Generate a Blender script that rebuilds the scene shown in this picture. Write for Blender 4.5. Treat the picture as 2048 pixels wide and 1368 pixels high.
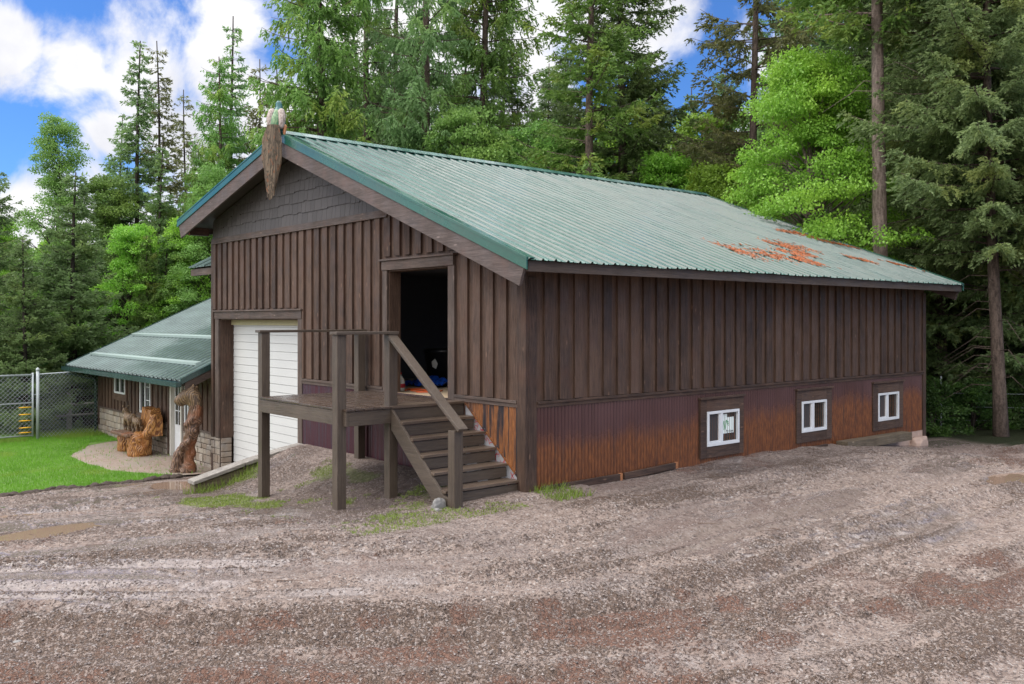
import bpy, bmesh, math, random
import numpy as np
from mathutils import Vector, Matrix, noise as mnoise
S = bpy.context.scene
for o in list(bpy.data.objects): bpy.data.objects.remove(o)
R = math.radians
# ------------------------------------------------------------------ camera
YAW = .8615; cy_, sy_ = math.cos(YAW), math.sin(YAW)
CAM = Vector((9.306, -8.252, 2.4))
cd = bpy.data.cameras.new('camera'); cam = bpy.data.objects.new('camera', cd); S.collection.objects.link(cam)
cam.location = CAM; cam.rotation_euler = (R(90), 0, YAW)
cd.sensor_width = 36; cd.lens = 1802 / 2048 * 36; cd.shift_y = -44 / 2048; cd.clip_start = .1; cd.clip_end = 3000
S.camera = cam
def at(px, d):                       # where a thing seen at photo column px, d metres ahead, stands on the ground plan
    l = (px - 1024) / 1802 * d
    return (CAM.x + cy_ * l - sy_ * d, CAM.y + sy_ * l + cy_ * d)
def skydir(px, py):
    l = (px - 1024) / 1802; u = (640 - py) / 1802
    return Vector((cy_ * l - sy_, sy_ * l + cy_, u)).normalized()
# ------------------------------------------------------------------ sky, sun, exposure
S.view_settings.view_transform = 'Standard'; S.view_settings.look = 'None'; S.view_settings.gamma = 1
S.view_settings.exposure = 1.17
SUN_EL, SUN_AZ = R(55), R(218)       # azimuth clockwise from +Y
W = bpy.data.worlds.new('World'); S.world = W; W.use_nodes = True
nt = W.node_tree; nt.nodes.clear()
class NT:
    def __init__(s, t): s.t = t
    def n(s, ty, ins=None, **kw):
        nd = s.t.nodes.new(ty)
        for k, v in kw.items(): setattr(nd, k, v)
        for k, v in (ins or {}).items():
            if isinstance(v, bpy.types.NodeSocket): s.t.links.new(v, nd.inputs[k])
            else: nd.inputs[k].default_value = v
        return nd
    def m(s, op, a, b=0., c=None, clamp=False):
        d = {0: a, 1: b}
        if c is not None: d[2] = c
        return s.n('ShaderNodeMath', d, operation=op, use_clamp=clamp).outputs[0]
    def vm(s, op, a, b=(0, 0, 0)):
        x = s.n('ShaderNodeVectorMath', {0: a, 1: b}, operation=op)
        return x.outputs['Value'] if op in ('DOT_PRODUCT', 'LENGTH') else x.outputs[0]
    def mix(s, f, a, b, bt='MIX'):
        x = s.n('ShaderNodeMix', data_type='RGBA', blend_type=bt, clamp_factor=True)
        for i, v in ((0, f), (6, a), (7, b)):
            if isinstance(v, bpy.types.NodeSocket): s.t.links.new(v, x.inputs[i])
            else: x.inputs[i].default_value = v if i == 0 else (tuple(v) + (1,))[:4]
        return x.outputs[2]
    def noise(s, vec, scale, detail=3, rough=.55, dist=0.):
        return s.n('ShaderNodeTexNoise', {'Vector': vec, 'Scale': scale, 'Detail': detail, 'Roughness': rough, 'Distortion': dist}).outputs[0]
    def ramp(s, f, lo, hi):
        return s.n('ShaderNodeMapRange', {0: f, 1: lo, 2: hi}, interpolation_type='SMOOTHSTEP').outputs[0]
g = NT(nt)
tc = g.n('ShaderNodeTexCoord').outputs['Generated']
sky = g.n('ShaderNodeTexSky', sky_type='NISHITA', sun_disc=False, sun_elevation=SUN_EL, sun_rotation=SUN_AZ, air_density=1.0, dust_density=.2, ozone_density=3.0)
n1 = g.noise(tc, 9., 7, .6, .3); n2 = g.noise(tc, 26., 5, .6)
nz = g.m('ADD', g.m('MULTIPLY', g.m('SUBTRACT', n1, .5), .42), g.m('MULTIPLY', g.m('SUBTRACT', n2, .5), .07))
dens = None
for px, py, ra in [(300, 150, 3.9), (160, 130, 2.2), (420, 140, 3.2), (470, 60, 1.8), (15, 95, 1.9), (380, 280, 2.8), (230, 260, 1.6),
                   (30, 440, 2.4), (140, 500, 2.4), (560, 250, 3.2), (560, 420, 5), (800, 60, 6.0), (1000, 60, 4.4), (1240, 50, 3.2), (740, 250, 5), (1000, 300, 5.5), (1300, 300, 2.),
                   (1500, 330, 3.5), (1900, 200, 8), (300, 560, 6), (100, 620, 4), (1700, 350, 6)]:
    d = g.vm('DOT_PRODUCT', tc, tuple(skydir(px, py)))
    ang = g.m('ARCCOSINE', g.m('MINIMUM', d, .99999))
    b = g.m('SUBTRACT', 1., g.m('DIVIDE', ang, R(ra) * 1.35))
    b = g.m('MAXIMUM', b, -1.)
    dens = b if dens is None else g.m('MAXIMUM', dens, b)
# overcast dome above and behind the camera
sep = g.n('ShaderNodeSeparateXYZ', {0: tc})
over = g.m('SUBTRACT', g.m('MULTIPLY', g.m('SUBTRACT', sep.outputs[2], .42), 3.2), 0.)
beh = g.m('MULTIPLY', g.m('SUBTRACT', g.vm('DOT_PRODUCT', tc, (.25, -.97, 0)), .15), 2.)
cl0 = g.ramp(g.m('ADD', dens, g.m('MULTIPLY', nz, 5.5)), -.05, .55)
cl = g.m('MAXIMUM', cl0, g.m('MULTIPLY', g.ramp(g.m('MAXIMUM', over, beh), 0., .5), .93))
shade = g.ramp(g.m('ADD', g.noise(tc, 5., 4), g.m('MULTIPLY', n2, .25)), .45, .85)
cloudc = g.mix(shade, (.94, .93, .93), (.64, .65, .71))
blue = g.mix(1., sky.outputs[0], (.50, .84, 1.36), 'MULTIPLY')
bgA = g.n('ShaderNodeBackground', {'Color': blue, 'Strength': .054})
zen = g.m('ADD', .56, g.m('MULTIPLY', g.m('MAXIMUM', g.ramp(sep.outputs[2], .40, .75), g.m('MULTIPLY', g.ramp(g.vm('DOT_PRODUCT', tc, (-.25, -.97, 0)), .1, .7), g.ramp(sep.outputs[2], 0., .3))), 1.15))
bgB = g.n('ShaderNodeBackground', {'Color': cloudc, 'Strength': zen})
mx = g.n('ShaderNodeMixShader', {0: cl, 1: bgA.outputs[0], 2: bgB.outputs[0]})
g.n('ShaderNodeOutputWorld', {0: mx.outputs[0]})
sl = bpy.data.lights.new('sun', 'SUN'); sl.energy = 0.75; sl.angle = R(35); sl.color = (1, .95, .87)
so = bpy.data.objects.new('sun', sl); S.collection.objects.link(so)
so.rotation_euler = (R(90) - SUN_EL, 0, -SUN_AZ + R(180))   # placed below by direction
sv = Vector((math.sin(SUN_AZ) * math.cos(SUN_EL), math.cos(SUN_AZ) * math.cos(SUN_EL), math.sin(SUN_EL)))
so.rotation_euler = sv.to_track_quat('Z', 'Y').to_euler()
# ------------------------------------------------------------------ object helpers
def tag(o, label=None, cat=None, group=None, kind=None):
    for k, v in (('label', label), ('category', cat), ('group', group), ('kind', kind)):
        if v: o[k] = v
    return o
def link(o, parent=None):
    S.collection.objects.link(o)
    if parent is not None:
        o.parent = parent
        w = Vector((0, 0, 0)); p = parent
        while p is not None: w += Vector(p.location); p = p.parent
        o.location = -w
    return o
def thing(name, label, cat, loc=(0, 0, 0), group=None):
    o = bpy.data.objects.new(name, None); o.location = loc; S.collection.objects.link(o)
    o.empty_display_size = .2
    return tag(o, label, cat, group)
class MB:
    def __init__(s): s.v = []; s.f = []
    def add(s, vs, fs):
        b = len(s.v); s.v += [tuple(v) for v in vs]; s.f += [tuple(b + i for i in f) for f in fs]; return s
    def hexa(s, p):      # 8 points: bottom 4 ccw, top 4 ccw
        return s.add(p, [(3, 2, 1, 0), (4, 5, 6, 7), (0, 1, 5, 4), (1, 2, 6, 5), (2, 3, 7, 6), (3, 0, 4, 7)])
    def box(s, x0, x1, y0, y1, z0, z1):
        return s.hexa([(x0, y0, z0), (x1, y0, z0), (x1, y1, z0), (x0, y1, z0), (x0, y0, z1), (x1, y0, z1), (x1, y1, z1), (x0, y1, z1)])
    def bar(s, a, b, w, h, up=(0, 0, 1)):
        a, b = Vector(a), Vector(b); d = (b - a).normalized(); sd = d.cross(Vector(up)).normalized(); u = sd.cross(d)
        q = [sd * x * w / 2 + u * z * h / 2 for x, z in ((-1, -1), (1, -1), (1, 1), (-1, 1))]
        P = [a + k for k in q] + [b + k for k in q]
        return s.add(P, [(0, 1, 2, 3), (7, 6, 5, 4), (0, 4, 5, 1), (1, 5, 6, 2), (2, 6, 7, 3), (3, 7, 4, 0)])
    def tube(s, pts, rad, n=8, cap=True):
        pts = [Vector(p) for p in pts]; m = len(pts); rr = rad if hasattr(rad, '__len__') else [rad] * m
        b = len(s.v); ref = Vector((.31, .17, .93))
        for i, p in enumerate(pts):
            d = (pts[min(i + 1, m - 1)] - pts[max(i - 1, 0)]).normalized()
            a = d.cross(ref)
            if a.length < .05: a = d.cross(Vector((1, 0, 0)))
            a.normalize(); c = d.cross(a)
            for k in range(n):
                t = 2 * math.pi * k / n; s.v.append(tuple(p + (a * math.cos(t) + c * math.sin(t)) * rr[i]))
        for i in range(m - 1):
            for k in range(n):
                k2 = (k + 1) % n; s.f.append((b + i * n + k, b + i * n + k2, b + (i + 1) * n + k2, b + (i + 1) * n + k))
        if cap: s.f.append(tuple(b + k for k in range(n))[::-1]); s.f.append(tuple(b + (m - 1) * n + k for k in range(n)))
        return s
    def build(s, name, mat, parent=None, bevel=0, smooth=False):
        me = bpy.data.meshes.new(name); me.from_pydata(s.v, [], s.f); me.update()
        if bevel is not None:
            bm = bmesh.new(); bm.from_mesh(me); bmesh.ops.recalc_face_normals(bm, faces=bm.faces); bm.to_mesh(me); bm.free()
        if smooth: me.polygons.foreach_set('use_smooth', [True] * len(me.polygons))
        if mat: me.materials.append(mat)
        o = bpy.data.objects.new(name, me); link(o, parent)
        if bevel:
            m = o.modifiers.new('bevel', 'BEVEL'); m.width = bevel; m.segments = 2; m.limit_method = 'ANGLE'
        return o
def npmesh(name, V, F, mat, parent=None, smooth=False, attrs=None, link_=True):
    V = np.asarray(V, dtype=np.float32); F = np.asarray(F, dtype=np.int32); k = F.shape[1]
    me = bpy.data.meshes.new(name); me.vertices.add(len(V)); me.vertices.foreach_set('co', V.ravel())
    me.loops.add(F.size); me.loops.foreach_set('vertex_index', F.ravel())
    me.polygons.add(len(F)); me.polygons.foreach_set('loop_start', np.arange(0, F.size, k, dtype=np.int32))
    me.polygons.foreach_set('loop_total', np.full(len(F), k, dtype=np.int32))
    if smooth: me.polygons.foreach_set('use_smooth', np.ones(len(F), dtype=bool))
    for an, arr in (attrs or {}).items():
        a = me.attributes.new(an, 'FLOAT', 'POINT'); a.data.foreach_set('value', np.asarray(arr, dtype=np.float32))
    me.materials.append(mat); me.update(calc_edges=True)
    if not link_: return me
    return link(bpy.data.objects.new(name, me), parent)
# value noise in numpy
def vnoise(x, y, scale, seed=0, octv=4, pers=.5):
    out = np.zeros_like(x, dtype=np.float64); amp = 1; tot = 0
    for o_ in range(octv):
        rs = np.random.RandomState(seed * 31 + o_); T = rs.rand(256, 256)
        u = x * scale * 2 ** o_ + 57.3; v = y * scale * 2 ** o_ + 91.7
        i = np.floor(u).astype(int); j = np.floor(v).astype(int); fu = u - i; fv = v - j
        fu = fu * fu * (3 - 2 * fu); fv = fv * fv * (3 - 2 * fv)
        a = T[i & 255, j & 255]; b = T[(i + 1) & 255, j & 255]; c = T[i & 255, (j + 1) & 255]; d = T[(i + 1) & 255, (j + 1) & 255]
        out += amp * ((a * (1 - fu) + b * fu) * (1 - fv) + (c * (1 - fu) + d * fu) * fv); tot += amp; amp *= pers
    return out / tot - .5
def sstep(a, b, x):
    t = np.clip((x - a) / (b - a), 0, 1); return t * t * (3 - 2 * t)
# ------------------------------------------------------------------ materials
def newmat(name):
    m = bpy.data.materials.new(name); m.use_nodes = True; m.node_tree.nodes.clear(); return m, NT(m.node_tree)
def finish(g, color, rough=.6, spec=.5, bump=None, bstr=.3, bdist=.01, metal=0., extra=None, shader=None, coat=0.):
    ins = {'Base Color': color if isinstance(color, bpy.types.NodeSocket) else tuple(color) + (1,), 'Roughness': rough, 'Metallic': metal, 'Specular IOR Level': spec}
    p = g.n('ShaderNodeBsdfPrincipled', ins)
    if coat: p.inputs['Coat Weight'].default_value = coat; p.inputs['Coat Roughness'].default_value = .15
    if bump is not None:
        b = g.n('ShaderNodeBump', {'Height': bump, 'Strength': bstr, 'Distance': bdist}); g.t.links.new(b.outputs[0], p.inputs['Normal'])
    g.n('ShaderNodeOutputMaterial', {0: p.outputs[0]}); return p
def ocoord(g, sc=(1, 1, 1), obj=True):
    v = g.n('ShaderNodeTexCoord').outputs['Object']
    return g.vm('MULTIPLY', v, sc)
def island(g): return g.n('ShaderNodeNewGeometry').outputs['Random Per Island']
def wood(name, dark, light, axis='z', var=.26, rough=(.55, .8), knots=True, spec=.4, red=None, wet=0.):
    m, g = newmat(name)
    st = {'z': (28, 28, 1.6), 'x': (1.6, 28, 28), 'y': (28, 1.6, 28)}[axis]
    ri = island(g); co = g.n('ShaderNodeTexCoord').outputs['Object']
    off = g.n('ShaderNodeCombineXYZ', {0: g.m('MULTIPLY', ri, 13.), 1: g.m('MULTIPLY', ri, 7.), 2: g.m('MULTIPLY', ri, 29.)}).outputs[0]
    co = g.vm('ADD', co, off); v = g.vm('MULTIPLY', co, st)
    n = g.noise(v, 1.5, 6, .65, .8); n2 = g.noise(g.vm('MULTIPLY', v, (3, 3, 3)), 3., 3, .6)
    big = g.noise(co, 1.3, 3)
    f = g.m('ADD', g.m('MULTIPLY', n, 1.1), g.m('MULTIPLY', g.m('SUBTRACT', n2, .5), .5))
    f = g.m('ADD', f, g.m('MULTIPLY', g.m('SUBTRACT', ri, .5), var)); f = g.m('ADD', f, g.m('MULTIPLY', g.m('SUBTRACT', big, .5), .5))
    c = g.mix(g.ramp(f, .25, .9), dark, light)
    if red: c = g.mix(g.m('MULTIPLY', g.ramp(g.noise(co, 2.3, 2), .5, .8), .6), c, red)
    if knots:
        kst = {'z': (7, 7, 2.2), 'x': (2.2, 7, 7), 'y': (7, 2.2, 7)}[axis]
        vo = g.n('ShaderNodeTexVoronoi', {'Vector': g.vm('MULTIPLY', co, kst), 'Scale': 1., 'Randomness': 1.}).outputs['Distance']
        k = g.ramp(vo, .12, .05); c = g.mix(g.m('MULTIPLY', k, .55), c, tuple(min(1, x * 1.9) for x in light))
        n = g.m('SUBTRACT', n, g.m('MULTIPLY', k, .2))
    rg = g.n('ShaderNodeMapRange', {0: g.noise(co, 3., 3), 1: .35, 2: .65, 3: rough[0], 4: rough[1]}).outputs[0]
    finish(g, c, rg, spec, n, .55, .012); return m
M = {}
WD, WL = (.030, .0165, .011), (.112, .066, .044)
for a in 'xyz': M['wood_' + a] = wood('dark_stained_wood_' + a, WD, WL, a, red=(.085, .04, .024))
for a in 'xyz': M['trim_' + a] = wood('brown_trim_' + a, (.045, .031, .024), (.13, .093, .074), a, var=.2, red=(.10, .055, .04))
for a in 'xyz': M['deck_' + a] = wood('painted_deck_' + a, (.06, .044, .033), (.112, .085, .062), a, var=.15, knots=False, rough=(.35, .6))
M['tread'] = wood('worn_stair_treads', (.075, .052, .037), (.16, .115, .083), 'y', var=.2, knots=False, rough=(.3, .5))
M['deckboard'] = wood('wet_deck_boards', (.04, .026, .019), (.10, .068, .048), 'x', var=.2, knots=False, rough=(.12, .4), spec=.6)
M['barge'] = wood('weathered_barge_board', (.055, .040, .034), (.135, .102, .090), 'x', var=.1, red=(.13, .08, .065))
M['fascia'] = wood('eave_fascia', (.05, .036, .028), (.10, .073, .056), 'y', var=.1, knots=False)
M['old'] = wood('weathered_timber', (.075, .055, .035), (.21, .165, .11), 'y', var=.3, rough=(.6, .9))
M['greytimber'] = wood('grey_weathered_timber', (.16, .14, .12), (.42, .39, .35), 'y', var=.3, rough=(.6, .9))
M['cutend'] = wood('fresh_cut_end', (.30, .12, .05), (.45, .2, .085), 'y', knots=False)
def plain(name, col, rough=.5, spec=.5, nscale=8, namp=.15, bump=0., metal=0.):
    m, g = newmat(name); v = ocoord(g); n = g.noise(v, nscale, 5)
    c = g.mix(g.m('MULTIPLY', n, 1.), tuple(x * (1 - namp) for x in col), tuple(min(1, x * (1 + namp)) for x in col))
    finish(g, c, rough, spec, n if bump else None, bump, .01, metal); return m
M['vinyl'] = plain('white_vinyl', (.66, .67, .68), .35)
M['panel'] = plain('white_door_panel', (.52, .52, .50), .45, nscale=1.5, namp=.06)
M['paper'] = plain('white_paper', (.75, .82, .77), .6)
M['green_ink'] = plain('green_print', (.02, .25, .06), .6)
M['dark_ink'] = plain('dark_print', (.02, .03, .03), .6)
M['red_ink'] = plain('red_print', (.5, .03, .04), .6)
M['white_plastic'] = plain('white_plastic', (.7, .7, .66), .35)
M['black_plastic'] = plain('black_plastic', (.015, .016, .018), .35)
M['blue_tarp'] = plain('blue_tarp', (.01, .07, .42), .3, bump=.4)
M['orange_cord'] = plain('orange_cord', (.6, .1, .02), .4)
M['yellow_plastic'] = plain('yellow_plastic', (.8, .42, .01), .4)
M['galv'] = plain('galvanised_steel', (.36, .39, .40), .45, nscale=20, namp=.2, metal=.2)
M['floor_ply'] = plain('plywood_floor', (.5, .38, .25), .6)
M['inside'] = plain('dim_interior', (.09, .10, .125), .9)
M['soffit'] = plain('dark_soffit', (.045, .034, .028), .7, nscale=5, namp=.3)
M['feather_w'] = None
def shingle_mat():
    m, g = newmat('grey_brown_shingles'); ri = island(g); co = ocoord(g, (60, 60, 4))
    n = g.noise(co, 1., 4, .6)
    c = g.mix(g.m('ADD', g.m('MULTIPLY', n, .6), g.m('MULTIPLY', ri, .4)), (.048, .042, .039), (.09, .079, .074))
    finish(g, c, .65, .4, n, .5, .006); return m
M['shingle'] = shingle_mat()
def glass_mat():
    m, g = newmat('window_glass'); finish(g, (.018, .02, .018), .03, .9); return m
M['glass'] = glass_mat()
def screen_mat():
    m, g = newmat('insect_screen'); finish(g, (.045, .04, .038), .5, .4); return m
M['screen'] = screen_mat()
def roofmat(name='green_metal_roof', base=(.042, .112, .094), wet=True, rib_shade=None, rr=(.07, .34), sp=.52):
    m, g = newmat(name); v = g.n('ShaderNodeTexCoord').outputs['Object']
    n = g.noise(g.vm('MULTIPLY', v, (.5, 2.2, .5)), 1.3, 5, .6); f = g.noise(v, 14., 4, .7); spk = g.noise(v, 60., 2)
    c = g.mix(g.ramp(n, .35, .7), base, tuple(x * 1.35 for x in base))
    c = g.mix(g.m('MULTIPLY', g.ramp(f, .5, .8), .2), c, tuple(x * .75 + .02 for x in base))
    c = g.mix(g.ramp(spk, .70, .76), c, (.03, .03, .025))
    if rib_shade:      # shade beside every rib, put into the colour as a dark stripe
        s_ = g.n('ShaderNodeSeparateXYZ', {0: v}).outputs[rib_shade[0]]; q = g.m('FRACT', g.m('DIVIDE', g.m('SUBTRACT', s_, rib_shade[1]), rib_shade[2]))
        lf = g.m('MULTIPLY', g.m('LESS_THAN', q, rib_shade[3] / rib_shade[2]), g.m('ADD', .45, g.m('MULTIPLY', g.noise(g.vm('MULTIPLY', v, (3, 3, 3)), 1., 3), .6)))
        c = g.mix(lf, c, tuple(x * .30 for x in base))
    r = g.n('ShaderNodeMapRange', {0: g.m('ADD', g.m('MULTIPLY', n, .7), g.m('MULTIPLY', f, .3)), 1: .42, 2: .58, 3: rr[0], 4: rr[1]}).outputs[0]
    p = finish(g, c, r, sp, g.m('ADD', g.m('MULTIPLY', f, .25), n), .25, .03)
    return m
M['roof'] = roofmat(rib_shade=(1, -.58 + .028, .2286, .022)); M['rooftrim'] = roofmat('green_metal_trim', (.014, .072, .05))
M['wingroof'] = roofmat('pale_green_metal_roof', (.14, .19, .175), rib_shade=(0, -20.33 + .115, .30, .075), rr=(.06, .2), sp=.8); M['darkgreen'] = roofmat('dark_green_gutter', (.02, .045, .04))
def rust(name, side):
    m, g = newmat(name); v = g.n('ShaderNodeTexCoord').outputs['Object']
    s = g.n('ShaderNodeSeparateXYZ', {0: v}); z = s.outputs[2]; u = s.outputs[1] if side else s.outputs[0]
    st = g.noise(g.vm('MULTIPLY', v, (9, 9, .5)), 1., 4, .6); lo = g.noise(g.vm('MULTIPLY', v, (.5, .5, .3)), 1., 3); fn = g.noise(g.vm('MULTIPLY', v, (40, 40, 9)), 1., 4)
    h = g.m('ADD', g.m('ADD', z, g.m('MULTIPLY', g.m('SUBTRACT', st, .5), .36)), g.m('MULTIPLY', g.m('SUBTRACT', lo, .5), .6))
    if side: h = g.m('ADD', h, g.m('MULTIPLY', g.m('SUBTRACT', u, 4.), -.018)); f = g.ramp(h, .92, .52)
    else: f = g.m('MULTIPLY', g.m('MULTIPLY', g.ramp(u, -1.7, -.9), g.ramp(st, .42, .52)), 1.)
    purple = g.mix(g.ramp(lo, .3, .7), (.058, .022, .021), (.095, .046, .048))
    purple = g.mix(g.m('MULTIPLY', g.ramp(st, .5, .75), .5), purple, (.035, .016, .016))
    ru = g.mix(g.ramp(fn, .3, .75), (.10, .030, .010), (.22, .074, .02))
    ru = g.mix(g.m('MULTIPLY', g.ramp(st, .52, .72), .7), ru, (.045, .02, .012))
    if not side:
        purple = g.mix(g.ramp(u, -3.2, -1.6), g.mix(g.ramp(st, .4, .65), (.07, .022, .032), (.06, .04, .055)), (.035, .03, .035))
        ru = g.mix(g.ramp(fn, .3, .8), (.17, .06, .018), (.34, .13, .035))
    c = g.mix(f, purple, ru)
    finish(g, c, g.n('ShaderNodeMapRange', {0: f, 1: 0., 2: 1., 3: .22, 4: .45}).outputs[0], .6, fn, .2, .004, metal=.15); return m
M['rust_side'] = rust('rusting_corrugated_side', True); M['rust_front'] = rust('rusting_corrugated_front', False)
def stone_mat():
    m, g = newmat('stone_veneer'); ri = island(g); v = ocoord(g); n = g.noise(v, 9., 6, .65)
    c = g.mix(ri, (.22, .165, .12), (.36, .31, .25)); c = g.mix(g.ramp(g.noise(v, 3.5, 4), .4, .7), c, (.26, .23, .20))
    c = g.mix(g.m('MULTIPLY', g.ramp(n, .5, .75), .5), c, (.12, .09, .065))
    finish(g, c, .8, .3, n, .9, .02); return m
M['stone'] = stone_mat(); M['mortar'] = plain('mortar', (.16, .14, .12), .9, bump=.4)
M['rock'] = plain('pink_grey_rock', (.42, .30, .24), .8, nscale=6, namp=.4, bump=.8)
M['greyrock'] = plain('grey_rock', (.20, .19, .18), .7, nscale=6, namp=.4, bump=.8)
M['whiterock'] = plain('pale_rock', (.6, .57, .53), .6, nscale=6, namp=.3, bump=.6)
def carved(name, a, b, c_, rough=.35):
    m, g = newmat(name); v = g.n('ShaderNodeTexCoord').outputs['Object']
    w = g.n('ShaderNodeTexWave', {'Vector': g.vm('MULTIPLY', v, (1, 1, .45)), 'Scale': 9., 'Distortion': 9., 'Detail': 3., 'Detail Scale': 1.2}).outputs[1]
    n = g.noise(v, 3., 4); c = g.mix(g.ramp(g.m('ADD', g.m('MULTIPLY', w, .6), g.m('MULTIPLY', n, .6)), .3, .9), a, b)
    c = g.mix(g.ramp(g.noise(v, 1.7, 3), .52, .66), c, c_)
    finish(g, c, rough, .5, w, .7, .02); return m
M['carved_gold'] = carved('varnished_carved_log', (.16, .055, .015), (.50, .24, .07), (.34, .13, .03))
M['carved_brown'] = carved('varnished_carved_trunk', (.06, .03, .018), (.22, .125, .075), (.20, .075, .03), .5)
M['carved_grey'] = carved('grey_brown_carving', (.08, .05, .03), (.22, .14, .07), (.12, .085, .055), .45)
M['dark_eye'] = plain('dark_stain', (.012, .01, .01), .3)
def leafmat(name, a, b, c_=None, trans=.52, rough=.5, tips=None):
    m, g = newmat(name); ri = island(g); oi = g.n('ShaderNodeObjectInfo').outputs['Random']
    v = g.n('ShaderNodeTexCoord').outputs['Object']; n = g.noise(v, .9, 3, .6)
    f = g.m('ADD', g.m('MULTIPLY', ri, .55), g.m('MULTIPLY', g.ramp(n, .3, .7), .45))
    c = g.mix(f, a, b)
    if c_: c = g.mix(g.m('MULTIPLY', g.ramp(g.noise(v, .55, 2), .52, .68), .75), c, c_)
    c = g.n('ShaderNodeHueSaturation', {'Color': c, 'Hue': g.m('ADD', .485, g.m('MULTIPLY', oi, .03)), 'Value': g.m('ADD', .8, g.m('MULTIPLY', oi, .4))}).outputs[0]
    p = g.n('ShaderNodeBsdfPrincipled', {'Base Color': c, 'Roughness': rough, 'Specular IOR Level': .35})
    t = g.n('ShaderNodeBsdfTranslucent', {'Color': c}); x = g.n('ShaderNodeMixShader', {0: trans, 1: p.outputs[0], 2: t.outputs[0]})
    g.n('ShaderNodeOutputMaterial', {0: x.outputs[0]}); return m
M['fir'] = leafmat('dark_fir_needles', (.10, .17, .06), (.24, .36, .12), (.22, .33, .09))
M['nearfir'] = leafmat('blue_green_fir_needles', (.13, .20, .08), (.33, .43, .17), (.36, .41, .12))
M['spruce'] = leafmat('spruce_needles', (.12, .20, .075), (.26, .40, .15), (.28, .40, .11))
M['larch'] = leafmat('bright_larch_needles', (.11, .22, .05), (.25, .42, .09), (.34, .42, .08), .4)
M['olive'] = leafmat('olive_sparse_needles', (.13, .15, .06), (.26, .28, .11), (.28, .28, .09))
M['leaf'] = leafmat('fresh_green_leaves', (.15, .31, .03), (.33, .56, .08), (.36, .56, .07), .45, .4)
M['leaf2'] = leafmat('mid_green_leaves', (.14, .27, .06), (.27, .46, .11), (.29, .46, .09), .4, .45)
M['leaf3'] = leafmat('bronze_green_leaves', (.09, .13, .03), (.20, .22, .06), (.22, .16, .05), .4, .45)
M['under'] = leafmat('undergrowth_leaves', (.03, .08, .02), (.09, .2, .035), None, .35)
M['grass'] = leafmat('lawn_grass', (.10, .24, .018), (.21, .41, .04), (.26, .34, .05), .35)
M['weed'] = leafmat('low_weeds', (.14, .24, .03), (.28, .38, .07), None, .35)
def bark(name, a, b):
    m, g = newmat(name); v = g.n('ShaderNodeTexCoord').outputs['Object']
    n = g.noise(g.vm('MULTIPLY', v, (9, 9, 2.2)), 1.6, 6, .7); n2 = g.noise(v, 22., 3)
    c = g.mix(g.ramp(g.m('ADD', g.m('MULTIPLY', n, .75), g.m('MULTIPLY', n2, .3)), .35, .7), a, b); finish(g, c, .85, .25, n, 1., .04); return m
M['bark'] = bark('rough_brown_bark', (.045, .032, .025), (.17, .125, .10)); M['barkgrey'] = bark('pale_grey_bark', (.09, .065, .052), (.30, .23, .195))
M['barkdark'] = bark('dark_bark', (.02, .016, .013), (.07, .055, .045))
# ------------------------------------------------------------------ ground
def rsq(x, y):       # sideways distance from the wheel path that swings round the near corner and runs along the side wall
    return x - (1.5 - .09 * np.minimum(y + 1, 0) ** 2 + .02 * np.maximum(y - 4, 0) ** 1.5)
PUD = [(-7.75, -1.55, 1.15, .55, .35), (-6.2, -4.6, .35, 1.5, -.4), (3.9, 7.0, .55, .9, 0.), (6.2, 6.2, .5, 1.3, .2), (-3.6, -5.2, .5, .9, .2)]
def base_h(x, y):
    z = -.02 - .1 * np.maximum(-x, 0); z = np.maximum(z, -1.10)
    z = z - .03 * np.maximum(x - 2, 0) ** .8 * .4
    z = np.where(y > 8, z - .36 * sstep(7.0, 12, y) * (x < 6) , z)
    # gravel bank against the front wall, right of the retaining timber
    mound = (0.02 - z) * (1 - sstep(.1, 2.1, -y)) * sstep(-6.5, -6.35, x) * (x < .3)
    z = z + np.where(y < 1, mound, 0)
    return z
TRK = [(-3.6, .14, .03), (-2.1, .14, .03), (-.5, .12, .025), (0.05, .13, .035), (.5, .09, .02), (1.45, .15, .04), (1.8, .09, .03), (2.35, .12, .04), (2.9, .16, .055), (3.3, .10, .04), (4.2, .14, .04), (4.6, .1, .03), (5.3, .14, .04), (6.3, .15, .03)]
def cband(x, y):
    r = rsq(x, y); wob = .5 * vnoise(x, y, .3, 8, 2); b = .42 + 2.2 * vnoise(r, y * .35, 1.1, 33, 3) + 1.2 * vnoise(x, y, 1.7, 34, 3) + .25 * sstep(.9, 2.0, r) * sstep(6.5, 5.0, r) * sstep(2, -2, y) - .25 * sstep(-2, 2, y)
    b = b + 1. * sstep(-6.6, -6., x) * sstep(.4, .0, x) * sstep(-3.2, -2.2, y) * (y < .5) * .3
    for r0, w, a in TRK: b = b + .35 * np.exp(-((np.abs(r - r0 - wob) / w - 1.4) / .5) ** 2)
    return np.clip(b, 0, 1)
def clods(x, y):
    r = rsq(x, y); band = 1.6 * vnoise(r, y * .35, 1.1, 33, 3) + .14 * sstep(.9, 2.0, r) * sstep(5.5, 4.0, r) * sstep(2, -2, y)
    return sstep(.06, .24, 1.15 * vnoise(x, y, 12., 21, 3, .7) + 1.2 * band) * (.5 + 1.4 * (vnoise(x, y, 22., 25, 2) + .3))
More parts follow.
